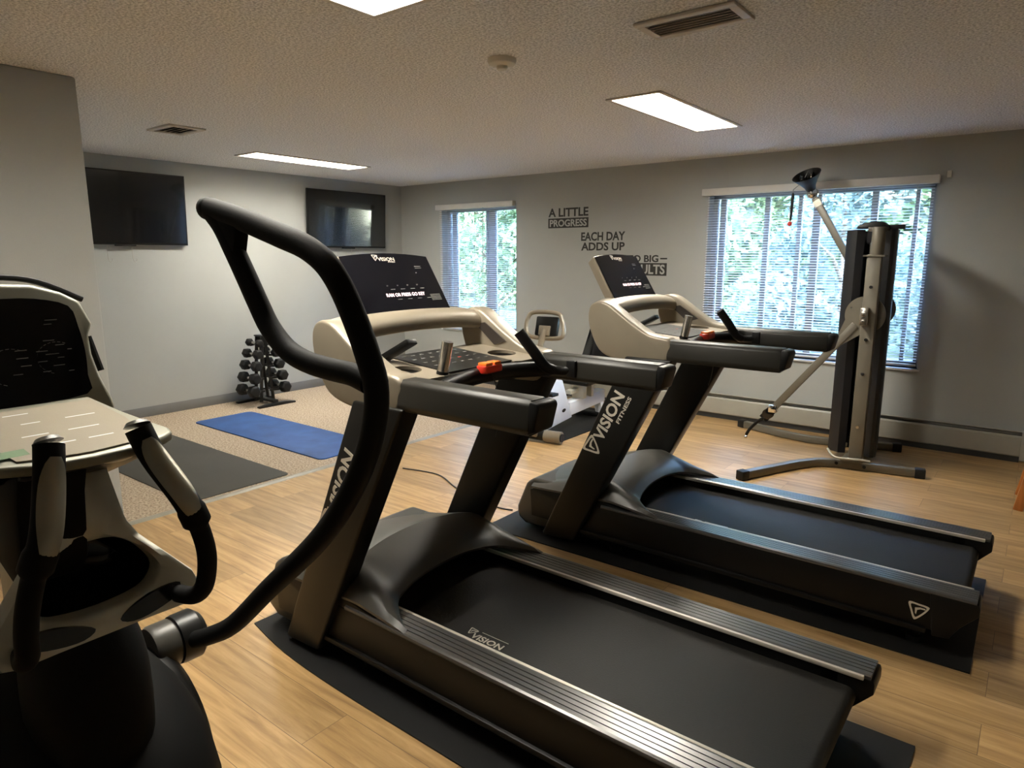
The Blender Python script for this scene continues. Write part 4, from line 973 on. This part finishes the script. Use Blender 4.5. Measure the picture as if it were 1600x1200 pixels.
for s,y0,y1 in ((1,.60,.775),(-1,.24,.065)):
    h_ = MB().lathe([(.056,0),(.060,.008),(.060,.055),(.055,.060)] if s > 0 else [(.055,-.060),(.060,-.055),(.060,-.008),(.056,0)], e(-1.655,y0+s*.050,.535),'y',32).build('pivot_hub', M['hood'], el, bevel=.0)
    MB().lathe([(.062,0),(.064,.01),(.064,.05),(.05,.066),(.001,.068)] if s > 0 else [(.001,-.068),(.05,-.066),(.064,-.05),(.064,-.01),(.062,0)], e(-1.655,y0+s*.112,.535),'y',32).build('hub_cap', M['satin'], el, bevel=.0)

# ------------------------------------------------------------------ garden outside the windows
struct(MB().box((-30,YB+.35,-.45),(12,40,-.35)).build('lawn_ground', M['soil']))
def tree(x, y, h_, rad, m, label, nleaf=5200, seed=1, low=.1, cat='tree', name='garden_tree'):
    rnd = random.Random(seed); r = thing(name, (x,y,-.35), label, cat, 'trees and shrubs outside the windows')
    tk = MB(); tk.tube(smooth([(0,0,0),(.05,.02,h_*.3),(-.04,.03,h_*.6),(0,0,h_*.9)],4),[.10-.07*i/12 for i in range(13)],10)
    for k in range(7):
        a = rnd.random()*6.28; z0 = h_*(.2+.08*k); L_ = rad*(.5+.4*rnd.random())
        tk.tube([(0,0,z0),(math.cos(a)*L_*.5,math.sin(a)*L_*.5,z0+.35),(math.cos(a)*L_,math.sin(a)*L_,z0+.5)],[.035,.022,.01],7)
    tk.build('trunk', M['bark'], r)
    blobs = [(rnd.uniform(-1,1)*rad*.65, rnd.uniform(-1,1)*rad*.5, h_*(low+(1-low)*rnd.random()), rad*rnd.uniform(.28,.5)) for _ in range(16)]
    mb = MB(); vs = []; fs = []
    for k in range(nleaf):
        bx,by,bz,br = rnd.choice(blobs); d_ = Vector((rnd.gauss(0,1),rnd.gauss(0,1),rnd.gauss(0,1))).normalized()*br*(rnd.random()**.4)
        c = Vector((bx,by,bz))+d_; c.z = max(.05,c.z); a = Vector((rnd.gauss(0,1),rnd.gauss(0,1),rnd.gauss(0,1))).normalized(); b2 = a.orthogonal().normalized(); s_ = rnd.uniform(.035,.075)
        o_ = len(vs); vs += [c-a*s_*1.5, c+b2*s_*.6, c+a*s_*1.5, c-b2*s_*.6]; fs.append((o_,o_+1,o_+2,o_+3))
    mb.add(vs, fs)
    me = bpy.data.meshes.new('crown'); me.from_pydata([tuple(v) for v in mb.v],[],mb.f); me.update(); o = bpy.data.objects.new('crown', me); COL.objects.link(o); me.materials.append(m); o.parent = r
tree(-11.6,11.0,4.2,1.35,M['leaf_b'],'blue-green tree seen at the left of the narrow window',7500,1)
tree(-8.6,10.4,4.0,1.35,M['leaf_a'],'yellow-green tree seen at the right of the narrow window',7500,2)
tree(-11.0,15.5,5.0,2.2,M['leaf_a'],'tree set back behind the two trees of the narrow window',9000,3)
tree(-4.9,10.4,4.2,1.3,M['leaf_a'],'green tree filling the left end of the wide window',7500,4)
tree(-2.2,10.2,4.2,1.25,M['leaf_b'],'blue-green tree filling the middle of the wide window',7500,5)
tree(.4,10.4,3.8,1.2,M['leaf_c'],'rust-tinted tree seen at the right end of the wide window',7500,6)
tree(-7.0,14.0,4.6,1.6,M['leaf_b'],'tree standing outside between the two windows',7000,8)
tree(-.9,14.4,4.8,1.7,M['leaf_b'],'tree set back behind the gap at the right of the wide window',7000,9)
tree(-4.2,14.6,5.4,1.5,M['leaf_a'],'tree set back behind the gap at the left of the wide window',8000,7)

# dense tall hedge, added to cover the bright sky between the trees
rnd = random.Random(11); vs = []; fs = []
for k in range(26000):
    c = Vector((rnd.uniform(-27,9), 19.2+rnd.gauss(0,.35), rnd.uniform(-.3,8.2)+rnd.random()*.5)); a = Vector((rnd.gauss(0,1),rnd.gauss(0,1),rnd.gauss(0,1))).normalized(); b2 = a.orthogonal().normalized(); s_ = rnd.uniform(.09,.17)
    o_ = len(vs); vs += [tuple(c-a*s_*1.4), tuple(c+b2*s_*.7), tuple(c+a*s_*1.4), tuple(c-b2*s_*.7)]; fs.append((o_,o_+1,o_+2,o_+3))
hr_ = thing('sky_screen_hedge', (0,0,0), 'tall dense hedge added far outside behind the garden trees to cover bright sky', 'hedge'); 
me = bpy.data.meshes.new('foliage'); me.from_pydata(vs,[],fs); me.update(); ho_ = bpy.data.objects.new('foliage', me); COL.objects.link(ho_); me.materials.append(M['leaf_a']); ho_.parent = hr_
MB().box((-27,19.6,-.35),(9,20.6,8.0)).build('hedge_core', M['leaf_b'], hr_)  # solid core closes the added hedge against the bright sky
